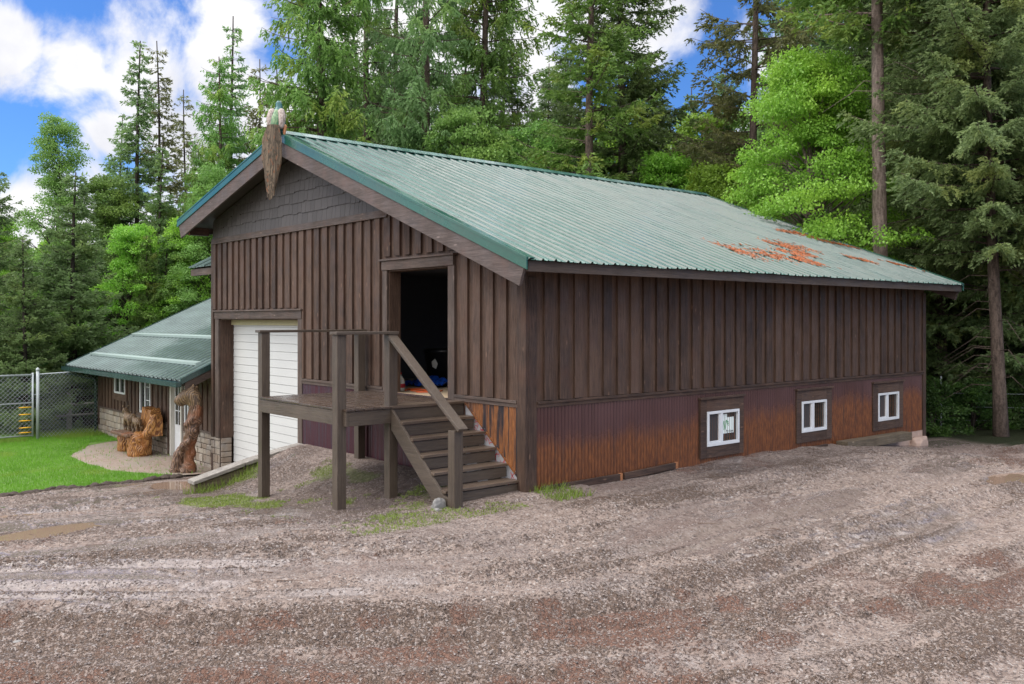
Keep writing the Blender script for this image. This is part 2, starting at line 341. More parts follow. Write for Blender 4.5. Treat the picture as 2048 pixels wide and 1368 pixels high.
def ground_h(x, y, detail=True):
    z = base_h(x, y)
    if detail:
        far = sstep(60, 25, np.hypot(x - 9, y + 8))
        z = z + .07 * vnoise(x, y, .35, 3, 2) * far
        r = rsq(x, y); wob = .5 * vnoise(x, y, .3, 8, 2)
        act = sstep(-2.2, -3.6, y) + sstep(.5, 1.3, x); act = np.clip(act, 0, 1)
        rough = np.clip(.25 + 1.8 * (vnoise(x, y, .22, 12, 2) + .12), .06, 1)
        rut = 0
        for k, (r0, w, a) in enumerate(TRK):
            q = (r - r0 - wob) / w; rut = rut + a * (-np.exp(-q * q) + .6 * np.exp(-(np.abs(q) - 1.9) ** 2 * 1.5))
        z = z + 1.8 * rut * act * (.35 + .65 * rough)
        z = z + .034 * clods(x, y) * act
        z = z + .03 * vnoise(x, y, 5., 27, 4, .6) * sstep(-6.5, -6, x) * sstep(.4, 0, x) * sstep(-3.4, -2.4, y) * (y < 1)
        z = z + .012 * vnoise(x, y, 14., 22, 2)
        bank = np.exp(-((x - .25) / .35) ** 2) * sstep(2.6, 3.6, y) * sstep(7.6, 6.8, y)
        z = z + bank * (.07 + .16 * vnoise(x, y, 2.2, 5, 3))
        z = z - .05 * sstep(-10.35, -10.8, x) * 0
    return z
def axis(segs):
    out = []
    for a, b, s in segs: out += list(np.arange(a, b, s))
    return np.array(out + [segs[-1][1]])
gx = axis([(-220, -60, 20), (-60, -24, 4), (-24, -10.6, .35), (-10.6, -1.5, .075), (-1.5, 9.2, .036), (9.2, 14, .3), (14, 40, 2), (40, 220, 20)])
gy = axis([(-220, -40, 20), (-40, -12, 3), (-12, -8, .4), (-8, -1.0, .036), (-1.0, 14.5, .085), (14.5, 24, .5), (24, 60, 4), (60, 260, 20)])
GX, GY = np.meshgrid(gx, gy, indexing='ij'); GZ = ground_h(GX, GY)
# far hill ground and forest floor sink slightly
pud = np.zeros_like(GZ)
for (px_, py_, rx, ry, an) in PUD:
    ca, sa = math.cos(an), math.sin(an); u = ((GX - px_) * ca + (GY - py_) * sa) / rx; v = (-(GX - px_) * sa + (GY - py_) * ca) / ry
    q = np.sqrt(u * u + v * v) + .8 * vnoise(GX, GY, 1.2, 44, 3); m_ = sstep(1.15, .75, q); pud = np.maximum(pud, m_)
    zc = float(base_h(np.array([px_]), np.array([py_]))[0]) - .035
    GZ = GZ * (1 - m_) + (zc - .03) * m_
# masks
RR = rsq(GX, GY); clod = clods(GX, GY) * np.clip(sstep(-2.2, -3.6, GY) + sstep(.5, 1.3, GX), 0, 1)
red = sstep(.02, .24, vnoise(RR, GY * .3, .8, 61, 4) + .6 * vnoise(GX, GY, 3.1, 62, 3) + .13 * sstep(1.2, 2.2, RR) * sstep(5.6, 4.4, RR) * sstep(3, 0, GY) - .05) * (.35 + .65 * sstep(-2, -4, GY) + .65 * sstep(1.5, 3, GX)).clip(0, 1)
red = np.maximum(red, np.exp(-(((GX - 2.0) / 1.4) ** 2 + ((GY - 11) / 1.8) ** 2)))
red = np.maximum(red, .9 * np.exp(-(((GX - .35) / .25) ** 2 + ((GY - 1.5) / .9) ** 2)))
wet = sstep(.0, .16, vnoise(RR, GY * .4, .7, 71, 4) + .07 * sstep(3, -2, GX) * sstep(-1, -3, GY) + .03) * (1 - red * .7) * (1 - .8 * clod).clip(0, 1)
wet = np.maximum(wet, .75 * sstep(.08, -.02, clod) * sstep(1.5, .5, np.abs(GX - 3) * .0 + np.maximum(GY + 2.5, 0)) * sstep(-.12, .02, vnoise(GX, GY, .8, 72, 3)))
wet = np.maximum(wet, pud)
weed = sstep(.0, .18, vnoise(GX, GY, 1.1, 81, 4)) * sstep(-.3, -.9, GY) * sstep(-3.4, -2.6, GY) * sstep(-7, -6, GX) * sstep(.6, -.2, GX)
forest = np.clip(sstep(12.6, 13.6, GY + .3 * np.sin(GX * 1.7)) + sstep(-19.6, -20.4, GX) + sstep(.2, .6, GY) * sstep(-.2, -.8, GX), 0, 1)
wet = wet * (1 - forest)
V = np.stack([GX.ravel(), GY.ravel(), GZ.ravel()], 1)
nxn, nyn = GX.shape; I = np.arange(nxn * nyn).reshape(nxn, nyn)
F = np.stack([I[:-1, :-1].ravel(), I[1:, :-1].ravel(), I[1:, 1:].ravel(), I[:-1, 1:].ravel()], 1)
def ground_mat():
    m, g = newmat('wet_gravel'); v = g.n('ShaderNodeTexCoord').outputs['Object']
    A = lambda n: g.n('ShaderNodeAttribute', attribute_name=n).outputs['Fac']
    fine = g.noise(v, 90., 4, .7); mid = g.noise(v, 11., 5, .65); big = g.noise(v, .9, 4)
    vo = g.n('ShaderNodeTexVoronoi', {'Vector': v, 'Scale': 48.}); cellr = g.n('ShaderNodeSeparateColor', {0: vo.outputs['Color']}).outputs[0]
    c = g.mix(g.ramp(mid, .35, .65), (.145, .104, .084), (.275, .214, .180)); c = g.mix(g.m('MULTIPLY', g.ramp(fine, .4, .7), .5), c, (.30, .25, .225))
    c = g.mix(g.ramp(cellr, .90, .96), c, (.33, .29, .265)); c = g.mix(g.m('MULTIPLY', g.ramp(cellr, .2, .1), .7), c, (.06, .045, .04))
    rd = g.ramp(g.m('ADD', A('red'), g.m('ADD', g.m('MULTIPLY', g.m('SUBTRACT', mid, .5), 1.3), g.m('MULTIPLY', g.m('SUBTRACT', fine, .5), 2.2))), .40, .85)
    rd = g.ramp(g.m('ADD', A('red'), g.m('MULTIPLY', g.m('SUBTRACT', mid, .5), 1.0)), .25, .8)
    cn = g.noise(v, 34., 6, .74, .3); cf = g.ramp(g.m('ADD', cn, g.m('ADD', g.m('MULTIPLY', g.m('SUBTRACT', A('clod'), .68), .17), g.m('MULTIPLY', rd, .03))), .53, .575)
    cf = g.m('MULTIPLY', cf, g.ramp(A('clod'), .02, .2))
    cc = g.mix(g.m('MULTIPLY', rd, .9), g.mix(g.ramp(fine, .35, .65), (.062, .040, .028), (.17, .12, .092)), g.mix(g.ramp(fine, .35, .65), (.072, .036, .025), (.21, .115, .082)))
    c = g.mix(g.m('MULTIPLY', rd, .30), c, (.17, .11, .09)); c = g.mix(g.m('MULTIPLY', cf, .92), c, cc)
    wt = g.ramp(g.m('ADD', A('wet'), g.m('MULTIPLY', g.m('SUBTRACT', g.noise(v, 5., 5, .7), .5), 1.1)), .35, .8)
    wt = g.m('MULTIPLY', wt, g.m('SUBTRACT', 1., cf))
    c = g.mix(g.m('MULTIPLY', wt, .45), c, g.mix(mid, (.105, .080, .072), (.17, .137, .126)))
    wd = g.ramp(g.m('ADD', A('weed'), g.m('MULTIPLY', g.m('SUBTRACT', g.noise(v, 24., 4, .7), .5), 1.6)), .4, .7)
    c = g.mix(g.m('MULTIPLY', wd, .55), c, (.13, .17, .04))
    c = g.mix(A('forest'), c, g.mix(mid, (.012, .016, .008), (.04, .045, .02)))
    r = g.n('ShaderNodeMapRange', {0: wt, 1: 0., 2: 1., 3: .75, 4: .13}).outputs[0]
    hb = g.m('ADD', g.m('MULTIPLY', g.m('SUBTRACT', 1., vo.outputs['Distance']), .5), g.m('ADD', g.m('MULTIPLY', fine, .5), mid))
    b = g.m('ADD', g.m('MULTIPLY', hb, g.m('SUBTRACT', 1., g.m('MULTIPLY', wt, .90))), g.m('MULTIPLY', cf, 1.6))
    finish(g, c, r, .2, b, .9, .02).inputs['Specular IOR Level'].default_value = .2
    sp_ = [n for n in m.node_tree.nodes if n.type == 'BSDF_PRINCIPLED'][0]; m.node_tree.links.new(g.m('ADD', .15, g.m('MULTIPLY', wt, .45)), sp_.inputs['Specular IOR Level']); return m
gr = npmesh('gravel_ground', V, F, ground_mat(), None, True, {'red': red.ravel(), 'wet': wet.ravel(), 'weed': weed.ravel(), 'forest': forest.ravel(), 'clod': (cband(GX, GY) * np.clip(sstep(-1.9, -2.8, GY) + sstep(.4, 1., GX) + .8 * sstep(-6.6, -6.2, GX), 0, 1)).ravel()})
tag(gr, 'brown wet gravel yard with wheel tracks around the barn', kind='structure'); gr['category'] = 'ground'
def gz(x, y):
    return float(ground_h(np.array([float(x)]), np.array([float(y)]))[0])
def water_mat():
    m, g = newmat('muddy_water'); v = ocoord(g); finish(g, (.22, .15, .11), .04, .6, g.noise(v, 5., 2), .03, .01); return m
M['water'] = water_mat()
for (px_, py_, rx, ry, an) in PUD:
    zc = float(base_h(np.array([px_]), np.array([py_]))[0]) - .042
    mb = MB(); N = 40; ca, sa = math.cos(an), math.sin(an)
    vs = [(px_, py_, zc)]
    for k in range(N):
        t = 2 * math.pi * k / N; r = 1.02; u, v_ = r * rx * math.cos(t), r * ry * math.sin(t)
        vs.append((px_ + u * ca - v_ * sa, py_ + u * sa + v_ * ca, zc))
    mb.add(vs, [(0, 1 + k, 1 + (k + 1) % N) for k in range(N)])
    tag(mb.build('puddle', M['water'], bevel=None), 'shallow muddy puddle in the gravel', kind='structure')
# gravel pebbles, one mass
rng = np.random.RandomState(5)
def pebbles(n, xs, ys, smin, smax, dist):
    x = rng.uniform(*xs, n); y = rng.uniform(*ys, n); keep = dist(x, y)
    for (a_, b_, rx, ry, an) in PUD: keep &= (((x - a_) * math.cos(an) + (y - b_) * math.sin(an)) / rx) ** 2 + ((-(x - a_) * math.sin(an) + (y - b_) * math.cos(an)) / ry) ** 2 > 1.1
    x, y = x[keep], y[keep]
    z = ground_h(x, y); s = rng.uniform(smin, smax, len(x)) * rng.uniform(.5, 1, len(x)); return x, y, z, s
P1 = pebbles(90000, (-1.5, 9), (-8, -1), .004, .013, lambda x, y: np.hypot(x - 9.3, y + 8.25) < 12.)
P2 = pebbles(50000, (-7, 7), (-6, 12.5), .006, .016, lambda x, y: (np.hypot(x - 9.3, y + 8.25) > 8.) & ((y < -.1) | (x > .25)))
x, y, z, s = [np.concatenate([a, b]) for a, b in zip(P1, P2)]
n = len(x); OC = np.array([(1, 0, 0), (0, 1, 0), (-1, 0, 0), (0, -1, 0), (0, 0, .7), (.5, .5, .55), (-.5, .5, .5), (-.5, -.5, .55), (.5, -.5, .5)])
oct_ = OC[None] * s[:, None, None] * rng.uniform(.6, 1.3, (n, 9, 1)); th = rng.uniform(0, 6.28, n); ca, sa = np.cos(th)[:, None], np.sin(th)[:, None]
oct_[..., 0] *= 1.35; X_ = oct_[..., 0] * ca - oct_[..., 1] * sa; Y_ = oct_[..., 0] * sa + oct_[..., 1] * ca
PV = np.stack([X_ + x[:, None], Y_ + y[:, None], oct_[..., 2] + z[:, None] - .002], 2).reshape(-1, 3)
FT = np.array([(0, 5, 8), (0, 1, 5), (1, 6, 5), (1, 2, 6), (2, 7, 6), (2, 3, 7), (3, 8, 7), (3, 0, 8), (5, 4, 8), (5, 6, 4), (6, 7, 4), (7, 8, 4)])
PF = (FT[None] + (np.arange(n) * 9)[:, None, None]).reshape(-1, 3)
def peb_mat():
    m, g = newmat('pebbles'); ri = island(g)
    c = g.mix(g.ramp(ri, 0, .6), (.08, .062, .054), (.21, .168, .148)); c = g.mix(g.ramp(ri, .93, 1.), c, (.28, .24, .22)); finish(g, c, .5, .4); return m
tag(npmesh('gravel_stones', PV, PF, peb_mat()), 'loose small stones scattered over the yard', 'gravel', kind='stuff')
tw = MB(); rt_ = random.Random(31)
for k in range(420):
    x_, y_ = rt_.uniform(-4, 8.5), rt_.uniform(-7.5, 9)
    if (y_ > -2.6 and x_ < .5) or rt_.random() < .2: continue
    a = rt_.uniform(0, 6.28); l_ = rt_.uniform(.03, .16); z_ = gz(x_, y_) + .006; b_ = a + rt_.uniform(-.5, .5)
    tw.tube([(x_, y_, z_), (x_ + math.cos(a) * l_, y_ + math.sin(a) * l_, z_ + .006), (x_ + math.cos(a) * l_ + math.cos(b_) * l_, y_ + math.sin(a) * l_ + math.sin(b_) * l_, z_ + .003)], [.004, .003, .002], 4)
tag(tw.build('fallen_twigs', plain('twig_bark', (.10, .06, .04), .8), None, None), 'small fallen twigs scattered over the gravel yard', 'twigs', kind='stuff')
# ------------------------------------------------------------------ main building
B = thing('barn', 'large brown board and batten barn with green metal roof and rusty skirt', 'barn', (0, 0, 0))
random.seed(3)
AX, AZ, RX, RZ, LX, LZ, Y0, Y1 = -6.43, 5.90, .60, 3.18, -11.5, 4.67, -.55, 12.42
def rz(x): return AZ - (AZ - RZ) / (RX - AX) * (x - AX) if x > AX else AZ - (AZ - LZ) / (AX - LX) * (AX - x)
L_ = 11.9; TH = .17
# backing walls
mb = MB()
def wallpoly(mb, pts, y0, y1):
    n = len(pts); mb.add([(a, y0, b) for a, b in pts] + [(a, y1, b) for a, b in pts], [tuple(range(n)), tuple(range(2 * n - 1, n - 1, -1))] + [(i, (i + 1) % n, n + (i + 1) % n, n + i) for i in range(n)])
for pts in ([(-10.8, 2.44), (-6.61, 2.44), (-6.61, rz(-6.61) - TH), (-10.8, rz(-10.8) - TH)], [(-6.61, -.8), (-3.47, -.5), (-3.47, rz(-3.47) - TH), (-6.43, rz(-6.43) - TH), (-6.61, rz(-6.61) - TH)],
            [(-3.47, 3.25), (-1.76, 3.25), (-1.76, rz(-1.76) - TH), (-3.47, rz(-3.47) - TH)], [(-3.47, -.5), (-1.76, -.5), (-1.76, 1.16), (-3.47, 1.16)], [(-1.76, -.5), (-.02, -.5), (-.02, rz(-.02) - TH), (-1.76, rz(-1.76) - TH)],
            [(-10.8, -1.2), (-10.41, -1.2), (-10.41, 2.44), (-10.8, 2.44)]):
    wallpoly(mb, pts, .0, .16)
wallpoly(mb, [(-10.8, -1.2), (0, -1.2), (0, rz(0) - TH), (AX, AZ - TH), (-10.8, rz(-10.8) - TH)], L_ - .1, L_)
mb.box(-.16, 0, .02, L_ - .1, -.6, rz(0) - TH)
mb.box(-10.8, -10.65, .17, L_ - .1, -1.2, rz(-10.8) - TH)
mb.build('wall', M['wood_z'], B)
# interior lining (a real dark room behind the doorway and garage)
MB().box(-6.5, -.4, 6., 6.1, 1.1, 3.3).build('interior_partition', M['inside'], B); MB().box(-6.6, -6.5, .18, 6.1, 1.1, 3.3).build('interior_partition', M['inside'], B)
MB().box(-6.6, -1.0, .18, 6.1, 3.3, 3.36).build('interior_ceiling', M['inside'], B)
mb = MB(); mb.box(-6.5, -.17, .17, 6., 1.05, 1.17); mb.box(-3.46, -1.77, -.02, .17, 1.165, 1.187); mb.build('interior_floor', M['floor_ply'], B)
# siding: underboards are the wall; raised boards
mb = MB(); x = -10.80 + .0
bx = [-.395 - .3 * i for i in range(35)]
for xc in bx:
    w = random.uniform(.155, .185); xr = xc + random.uniform(-.008, .008) ; xl = xr - w
    th = random.uniform(.034, .044)
    if xl < -10.78: continue
    z0 = 1.285; tops = lambda q: min(rz(q) - TH - .02, 9)
    if xr < -6.45 + .02: z0 = 2.66 if xl > -10.64 else 2.66
    if -10.8 < xr < -6.45: z0 = 2.64
    zt = (4.12, 4.12) if xr < -3.5 else (tops(xl), tops(xr))
    segs = [(z0, zt)]
    if xr > -3.62 and xl < -1.60: segs = [(3.46, zt)]
    for a, (t0, t1) in segs:
        mb.hexa([(xl, -th, a), (xr, -th, a), (xr, 0, a), (xl, 0, a), (xl, -th, t0), (xr, -th, t1), (xr, 0, t1), (xl, 0, t0)])
mb.build('front_siding', M['wood_z'], B)
mb = MB()
for i in range(39):
    ys = .305 + .3 * i + random.uniform(-.008, .008); w = random.uniform(.15, .185); th = random.uniform(.034, .044)
    if ys + w > 11.75: continue
    mb.box(0, th, ys, ys + w, 1.275, rz(0) - TH - .02)
mb.build('side_siding', M['wood_z'], B)
# corner boards
def multi(name, boxes, mat, parent, bev=.004):
    for b_ in boxes: MB().box(*b_).build(name, mat, parent, bev)
multi('corner_board', [(-.148, .036, -.05, 0, -.05, 3.2), (0, .038, 0.002, .157, -.05, 3.0), (0, .038, L_ - .12, L_ + .02, -.25, 3.0), (-10.84, -10.72, -.045, 0, -1.2, 4.2)], M['wood_z'], B)
# drip caps
for xa, xb in ((-6.45, -3.60), (-1.60, -.15)):
    mb = MB(); mb.box(xa, xb, -.06, 0, 1.235, 1.275); mb.box(xa, xb, -.042, 0, 1.18, 1.2345); mb.build('front_drip_cap', M['trim_x'], B, .004)
mb = MB(); mb.box(0, .065, .16, L_ - .12, 1.232, 1.265); mb.box(0, .042, .16, L_ - .12, 1.18, 1.232); mb.build('side_drip_cap', M['wood_y'], B, .004)
# band + shingles
mb = MB(); mb.box(-10.8, -3.45, -.055, 0, 4.14, 4.25); mb.box(-10.8, -3.45, -.07, 0, 4.12, 4.14); mb.build('gable_band', M['trim_x'], B, .003)
mb = MB(); z = 4.25; row = 0
while z < 5.6:
    x = -10.8 + random.uniform(-.15, 0)
    while x < -3.0:
        w = random.uniform(.11, .26); xl, xr = max(x, -10.79), x + w - .006; dz = random.choice((0, 0, .02))
        hi = .25; t0 = min(z + hi, rz(xl) - TH - .02); t1 = min(z + hi, rz(xr) - TH - .02); b0 = z + dz if row else z
        if min(t0, t1) > b0 + .02 and xr > xl + .02: mb.hexa([(xl, -.03, b0), (xr, -.03, b0), (xr, 0, b0), (xl, 0, b0), (xl, -.012, t0), (xr, -.012, t1), (xr, 0, t1), (xl, 0, t0)])
        x += w
    z += .21; row += 1
mb.build('gable_shingles', M['shingle'], B)
# doorway trim
multi('doorway_casing', [(-3.60, -3.47, -.045, 0, 1.19, 3.23), (-1.763, -1.60, -.045, 0, 1.19, 3.23)], M['trim_z'], B)
mb = MB(); mb.box(-3.61, -1.61, -.06, 0, 3.23, 3.385); mb.box(-3.65, -1.57, -.09, 0, 3.385, 3.415); mb.build('doorway_header', M['trim_x'], B, .004)
mb = MB(); mb.box(-3.468, -3.45, 0.001, .22, 1.19, 3.23); mb.box(-1.78, -1.762, .001, .22, 1.19, 3.23); mb.box(-3.45, -1.78, .001, .22, 3.21, 3.235); mb.build('doorway_jamb', M['wood_z'], B)
# garage opening
multi('garage_casing', [(-10.60, -10.41, -.05, 0, -.26, 2.42), (-6.62, -6.45, -.05, 0, .0, 2.42)], M['trim_z'], B)
mb = MB(); mb.box(-10.62, -6.46, -.06, 0, 2.425, 2.585); mb.box(-10.66, -6.43, -.09, 0, 2.585, 2.615); mb.build('garage_header', M['trim_x'], B, .004)
mb = MB(); mb.box(-10.41, -10.38, .001, .30, -.26, 2.42); mb.box(-6.64, -6.612, .001, .3, -1.1, 2.42); mb.box(-10.38, -6.64, .001, .27, 2.40, 2.43); mb.build('garage_jamb', M['wood_z'], B)
gd = MB(); z = -1.15
while z < 2.2:
    for k in range(3):
        a = z + k * .17; gd.hexa([(-10.36, .286, a + .005), (-6.65, .286, a + .005), (-6.65, .31, a), (-10.36, .31, a), (-10.36, .292, a + .166), (-6.65, .292, a + .166), (-6.65, .31, a + .17), (-10.36, .31, a + .17)])
    z += .51
gdo = gd.build('garage_door', M['panel'], B)
mb = MB(); mb.box(-10.37, -6.65, .235, .26, 2.29, 2.41); mb.build('weather_strip', plain('yellowed_seal', (.42, .38, .22), .6), gdo)
# corrugated skirt
def corr(name, P0, du, n, zb, zt, mat, nrm, pitch=.0677, amp=.012):
    mb = MB(); K = 6; N = int(n / pitch * K); vs = []; fs = []
    for i in range(N + 1):
        u = i * pitch / K; o = amp * math.cos(2 * math.pi * i / K) + amp + .004
        p = Vector(P0) + Vector(du) * u + Vector(nrm) * o
        vs += [(p.x, p.y, zb(u)), (p.x, p.y, zt(u))]
        if i: fs.append((2 * i - 2, 2 * i, 2 * i + 1, 2 * i - 1))
    mb.add(vs, fs); return mb.build(name, mat, B, None, True)
corr('side_skirt', (0, .157, 0), (0, 1, 0), L_ - .28, lambda u: -.05, lambda u: 1.2, M['rust_side'], (1, 0, 0))
corr('front_skirt', (-6.45, 0, 0), (1, 0, 0), 5.1, lambda u: -.2, lambda u: 1.2, M['rust_front'], (0, -1, 0))
corr('front_skirt', (-1.345, -.002, 0), (1, 0, 0), 1.195, lambda u: 1.17 - (1.17 - .22) * u / 1.195, lambda u: 1.2, M['rust_front'], (0, -1, 0))
# house wrap under the cut metal
mb = MB(); mb.add([(-1.37, -.006, 1.16), (-1.37, -.006, -.05), (-.15, -.006, -.05), (-.15, -.006, 1.16)], [(0, 1, 2, 3)])
hw = mb.build('house_wrap', plain('grey_house_wrap', (.40, .39, .40), .5), B, None)
mb = MB(); random.seed(8)
for k in range(34):
    t = random.uniform(.1, 1); x = -1.33 + 1.15 * t; z = 1.12 - .93 * t - random.uniform(.03, .26)
    a = random.uniform(0, 3.14)
    for q in range(2):
        dx, dz = .035 * math.cos(a), .035 * math.sin(a); nx, nz_ = -.005 * math.sin(a), .005 * math.cos(a); ox = q * .03
        mb.add([(x - dx - nx + ox, -.009, z - dz - nz_), (x + dx - nx + ox, -.009, z + dz - nz_), (x + dx + nx + ox, -.009, z + dz + nz_), (x - dx + nx + ox, -.009, z - dz + nz_)], [(0, 1, 2, 3)]); a += 1.3
mb.build('wrap_print', M['red_ink'], hw, None)
mb = MB(); mb.bar((-1.37, -.03, 1.185), (-.15, -.03, .215), .02, .02); mb.build('skirt_edge_trim', M['rust_front'], B)
# concrete footing visible at the far corner
mb = MB(); mb.box(-.2, .02, .1, L_, -.6, -.052); mb.box(-6.45, -.02, .004, .1, -.7, -.2); mb.build('footing', M['rock'], B)
# roof: ribbed sheets
def ribs(y0, y1, pitch=.2286, k0=0):
    out = []; y = y0
    out.append((y, 0))
    k = 0
    while y + pitch * (k + 1) < y1 + .001:
        b = y + pitch * k
        for o_, h in ((.03, 0), (.045, .026), (.070, .026), (.085, 0), (.138, 0), (.145, .010), (.160, .010), (.167, 0)): out.append((b + o_, h))
        k += 1
    out.append((y1, 0)); return out
def roofsheet(name, P, Q, axis_fn, prof, mat, parent, segs=14, thick=0):
    vs = []; fs = []; n = len(prof)
    for i in range(segs + 1):
        t = i / segs
        for (u, h) in prof: vs.append(axis_fn(t, u, h))
    for i in range(segs):
        for j in range(n - 1): fs.append((i * n + j, i * n + j + 1, (i + 1) * n + j + 1, (i + 1) * n + j))
    me = MB(); me.add(vs, fs); return me.build(name, mat, parent, None, False)
prof = ribs(Y0 - .03, Y1 + .03)
nzr = Vector((AZ - RZ, 0, RX - AX)).normalized(); nzl = Vector((-(AZ - LZ), 0, AX - LX)).normalized()
def fr(t, u, h):
    x = AX + (RX + .05 - AX) * t; z = AZ - (AZ - RZ) / (RX - AX) * (x - AX)
    w = .010 * mnoise.noise(Vector((x * .9, u * 1.6, 3))) + .005 * mnoise.noise(Vector((x * 3, u * 4, 7)))
    if t > .98: w += .012 * mnoise.noise(Vector((u * 3.1, 0, 1)))
    p = Vector((x, u, z)) + nzr * (h + w + .012); return tuple(p)
def fl(t, u, h):
    x = AX - (AX - LX + .05) * t; z = AZ - (AZ - LZ) / (AX - LX) * (AX - x); p = Vector((x, u, z)) + nzl * (h + .012); return tuple(p)
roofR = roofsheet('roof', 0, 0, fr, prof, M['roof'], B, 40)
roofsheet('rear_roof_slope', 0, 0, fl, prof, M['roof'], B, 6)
mb = MB()
def slab(xa, xb, ya, yb, t0, t1):
    za, zb = (rz(xa) if xa != AX else AZ), (rz(xb) if xb != AX else AZ)
    mb.hexa([(xa, ya, za - t1), (xb, ya, zb - t1), (xb, yb, zb - t1), (xa, yb, za - t1), (xa, ya, za - t0), (xb, ya, zb - t0), (xb, yb, zb - t0), (xa, yb, za - t0)])
slab(AX, RX - .02, Y0 + .05, Y1 - .02, .0, .14); slab(LX + .02, AX, Y0 + .05, Y1 - .02, .0, .14)
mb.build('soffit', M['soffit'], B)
# barge boards (square cut ends) with green trim above
def barge(y, side):
    mb = MB(); ye = y + .045
    if side > 0: a = Vector((AX, 0, AZ)); b = Vector((RX, 0, RZ)); nn = nzr
    else: a = Vector((AX, 0, AZ)); b = Vector((LX, 0, LZ)); nn = nzl
    W_ = .345 if side > 0 else .37
    lo_a = Vector((AX, 0, AZ - W_ / nn.z)); lo_b = b - nn * W_ if side > 0 else b - Vector((-.16, 0, W_))
    cut = -.015
    a2 = a - nn * .0; P = [lo_a, lo_b, b, a] if side > 0 else [lo_b, lo_a, a, b]
    mb.hexa([(p.x, y, p.z + cut) for p in (P[0], P[1])] + [(p.x, ye, p.z + cut) for p in (P[1], P[0])] + [(p.x, y, p.z + cut) for p in (P[3], P[2])] + [(p.x, ye, p.z + cut) for p in (P[2], P[3])])
    mb.build('barge_board', M['barge'], B, .004)
for y in (Y0, Y1 - .045):
    barge(y, 1); barge(y, -1)
for y, s_ in ((Y0 - .02, 1), (Y1 + .02, -1)):
    mb = MB()
    for (x0, x1, nn) in ((AX, RX + .04, nzr), (AX, LX - .04, nzl)):
        z0, z1 = AZ, (AZ - (AZ - RZ) / (RX - AX) * (x1 - AX) if x1 > AX else AZ - (AZ - LZ) / (AX - LX) * (AX - x1))
        ya, yb = (y, y + .022) if s_ > 0 else (y - .022, y)
        xa, xb, za, zb = (x0, x1, z0, z1) if x1 > x0 else (x1, x0, z1, z0)
        mb.hexa([(xa, ya, za - .115), (xb, ya, zb - .115), (xb, yb, zb - .115), (xa, yb, za - .115), (xa, ya, za + .052), (xb, ya, zb + .052), (xb, yb, zb + .052), (xa, yb, za + .052)])
        ya, yb = (y + .0225, y + .15) if s_ > 0 else (y - .15, y - .0225)
        mb.hexa([(xa, ya, za + .036), (xb, ya, zb + .036), (xb, yb, zb + .036), (xa, yb, za + .036), (xa, ya, za + .05), (xb, ya, zb + .05), (xb, yb, zb + .05), (xa, yb, za + .05)])
    mb.build('rake_trim', M['rooftrim'], B, .003)
mb = MB(); mb.hexa([(AX, Y0 - .05, AZ + .075), (AX + .16, Y0 - .05, AZ - .02), (AX + .16, Y1 + .03, AZ - .02), (AX, Y1 + .03, AZ + .075), (AX, Y0 - .05, AZ + .085), (AX + .165, Y0 - .05, AZ - .008), (AX + .165, Y1 + .03, AZ - .008), (AX, Y1 + .03, AZ + .085)])
mb.hexa([(AX - .18, Y0 - .05, AZ + .02), (AX, Y0 - .05, AZ + .075), (AX, Y1 + .03, AZ + .075), (AX - .18, Y1 + .03, AZ + .02), (AX - .18, Y0 - .05, AZ + .03), (AX, Y0 - .05, AZ + .085), (AX, Y1 + .03, AZ + .085), (AX - .18, Y1 + .03, AZ + .03)])
mb.build('ridge_cap', M['roof'], B)
mb = MB(); mb.box(RX - .045, RX, Y0 + .05, Y1, RZ - .15, RZ - .012); mb.build('eave_fascia', M['fascia'], B, .003)
mb = MB(); mb.box(LX, LX + .045, Y0 + .05, Y1, LZ - .25, LZ - .012); mb.build('eave_fascia', M['fascia'], B, .003)
# rafter tails / lookouts
for nm, xx, zz in (('lookout_beam', -4.86, rz(-4.86) - .36), ('lookout_beam', -11.12, rz(-11.12) - .42)):
    mb = MB(); mb.box(xx - .07, xx + .07, Y0 + .10, 0.0, zz, zz + .17); lb = mb.build(nm, M['wood_y'], B)
    mb = MB(); mb.box(xx - .07, xx + .07, Y0 + .094, Y0 + .0995, zz, zz + .17); mb.build('cut_end', M['cutend'] if xx < -10 else M['trim_x'], lb)
# small shed roof on the far side wall
mb = MB()
mb.add([(-13.1, .3, 3.70), (-10.82, .3, 3.70), (-10.82, 3.2, 5.2), (-13.1, 3.2, 5.2)], [(0, 1, 2, 3)])
for i in range(12):
    xx = -13.1 + i * .2; mb.bar((xx, .3, 3.71), (xx, 3.2, 5.21), .03, .025)
sr = mb.build('side_shed_roof', M['wingroof'], B)
mb = MB(); mb.box(-13.05, -10.82, .34, .4, 3.5, 3.66); mb.hexa([(-13.05, .4, 3.5), (-13.0, .4, 3.5), (-13.0, 3.2, 4.95), (-13.05, 3.2, 4.95), (-13.05, .4, 3.68), (-13.0, .4, 3.68), (-13.0, 3.2, 5.15), (-13.05, 3.2, 5.15)]); mb.build('shed_roof_fascia', M['trim_x'], sr)
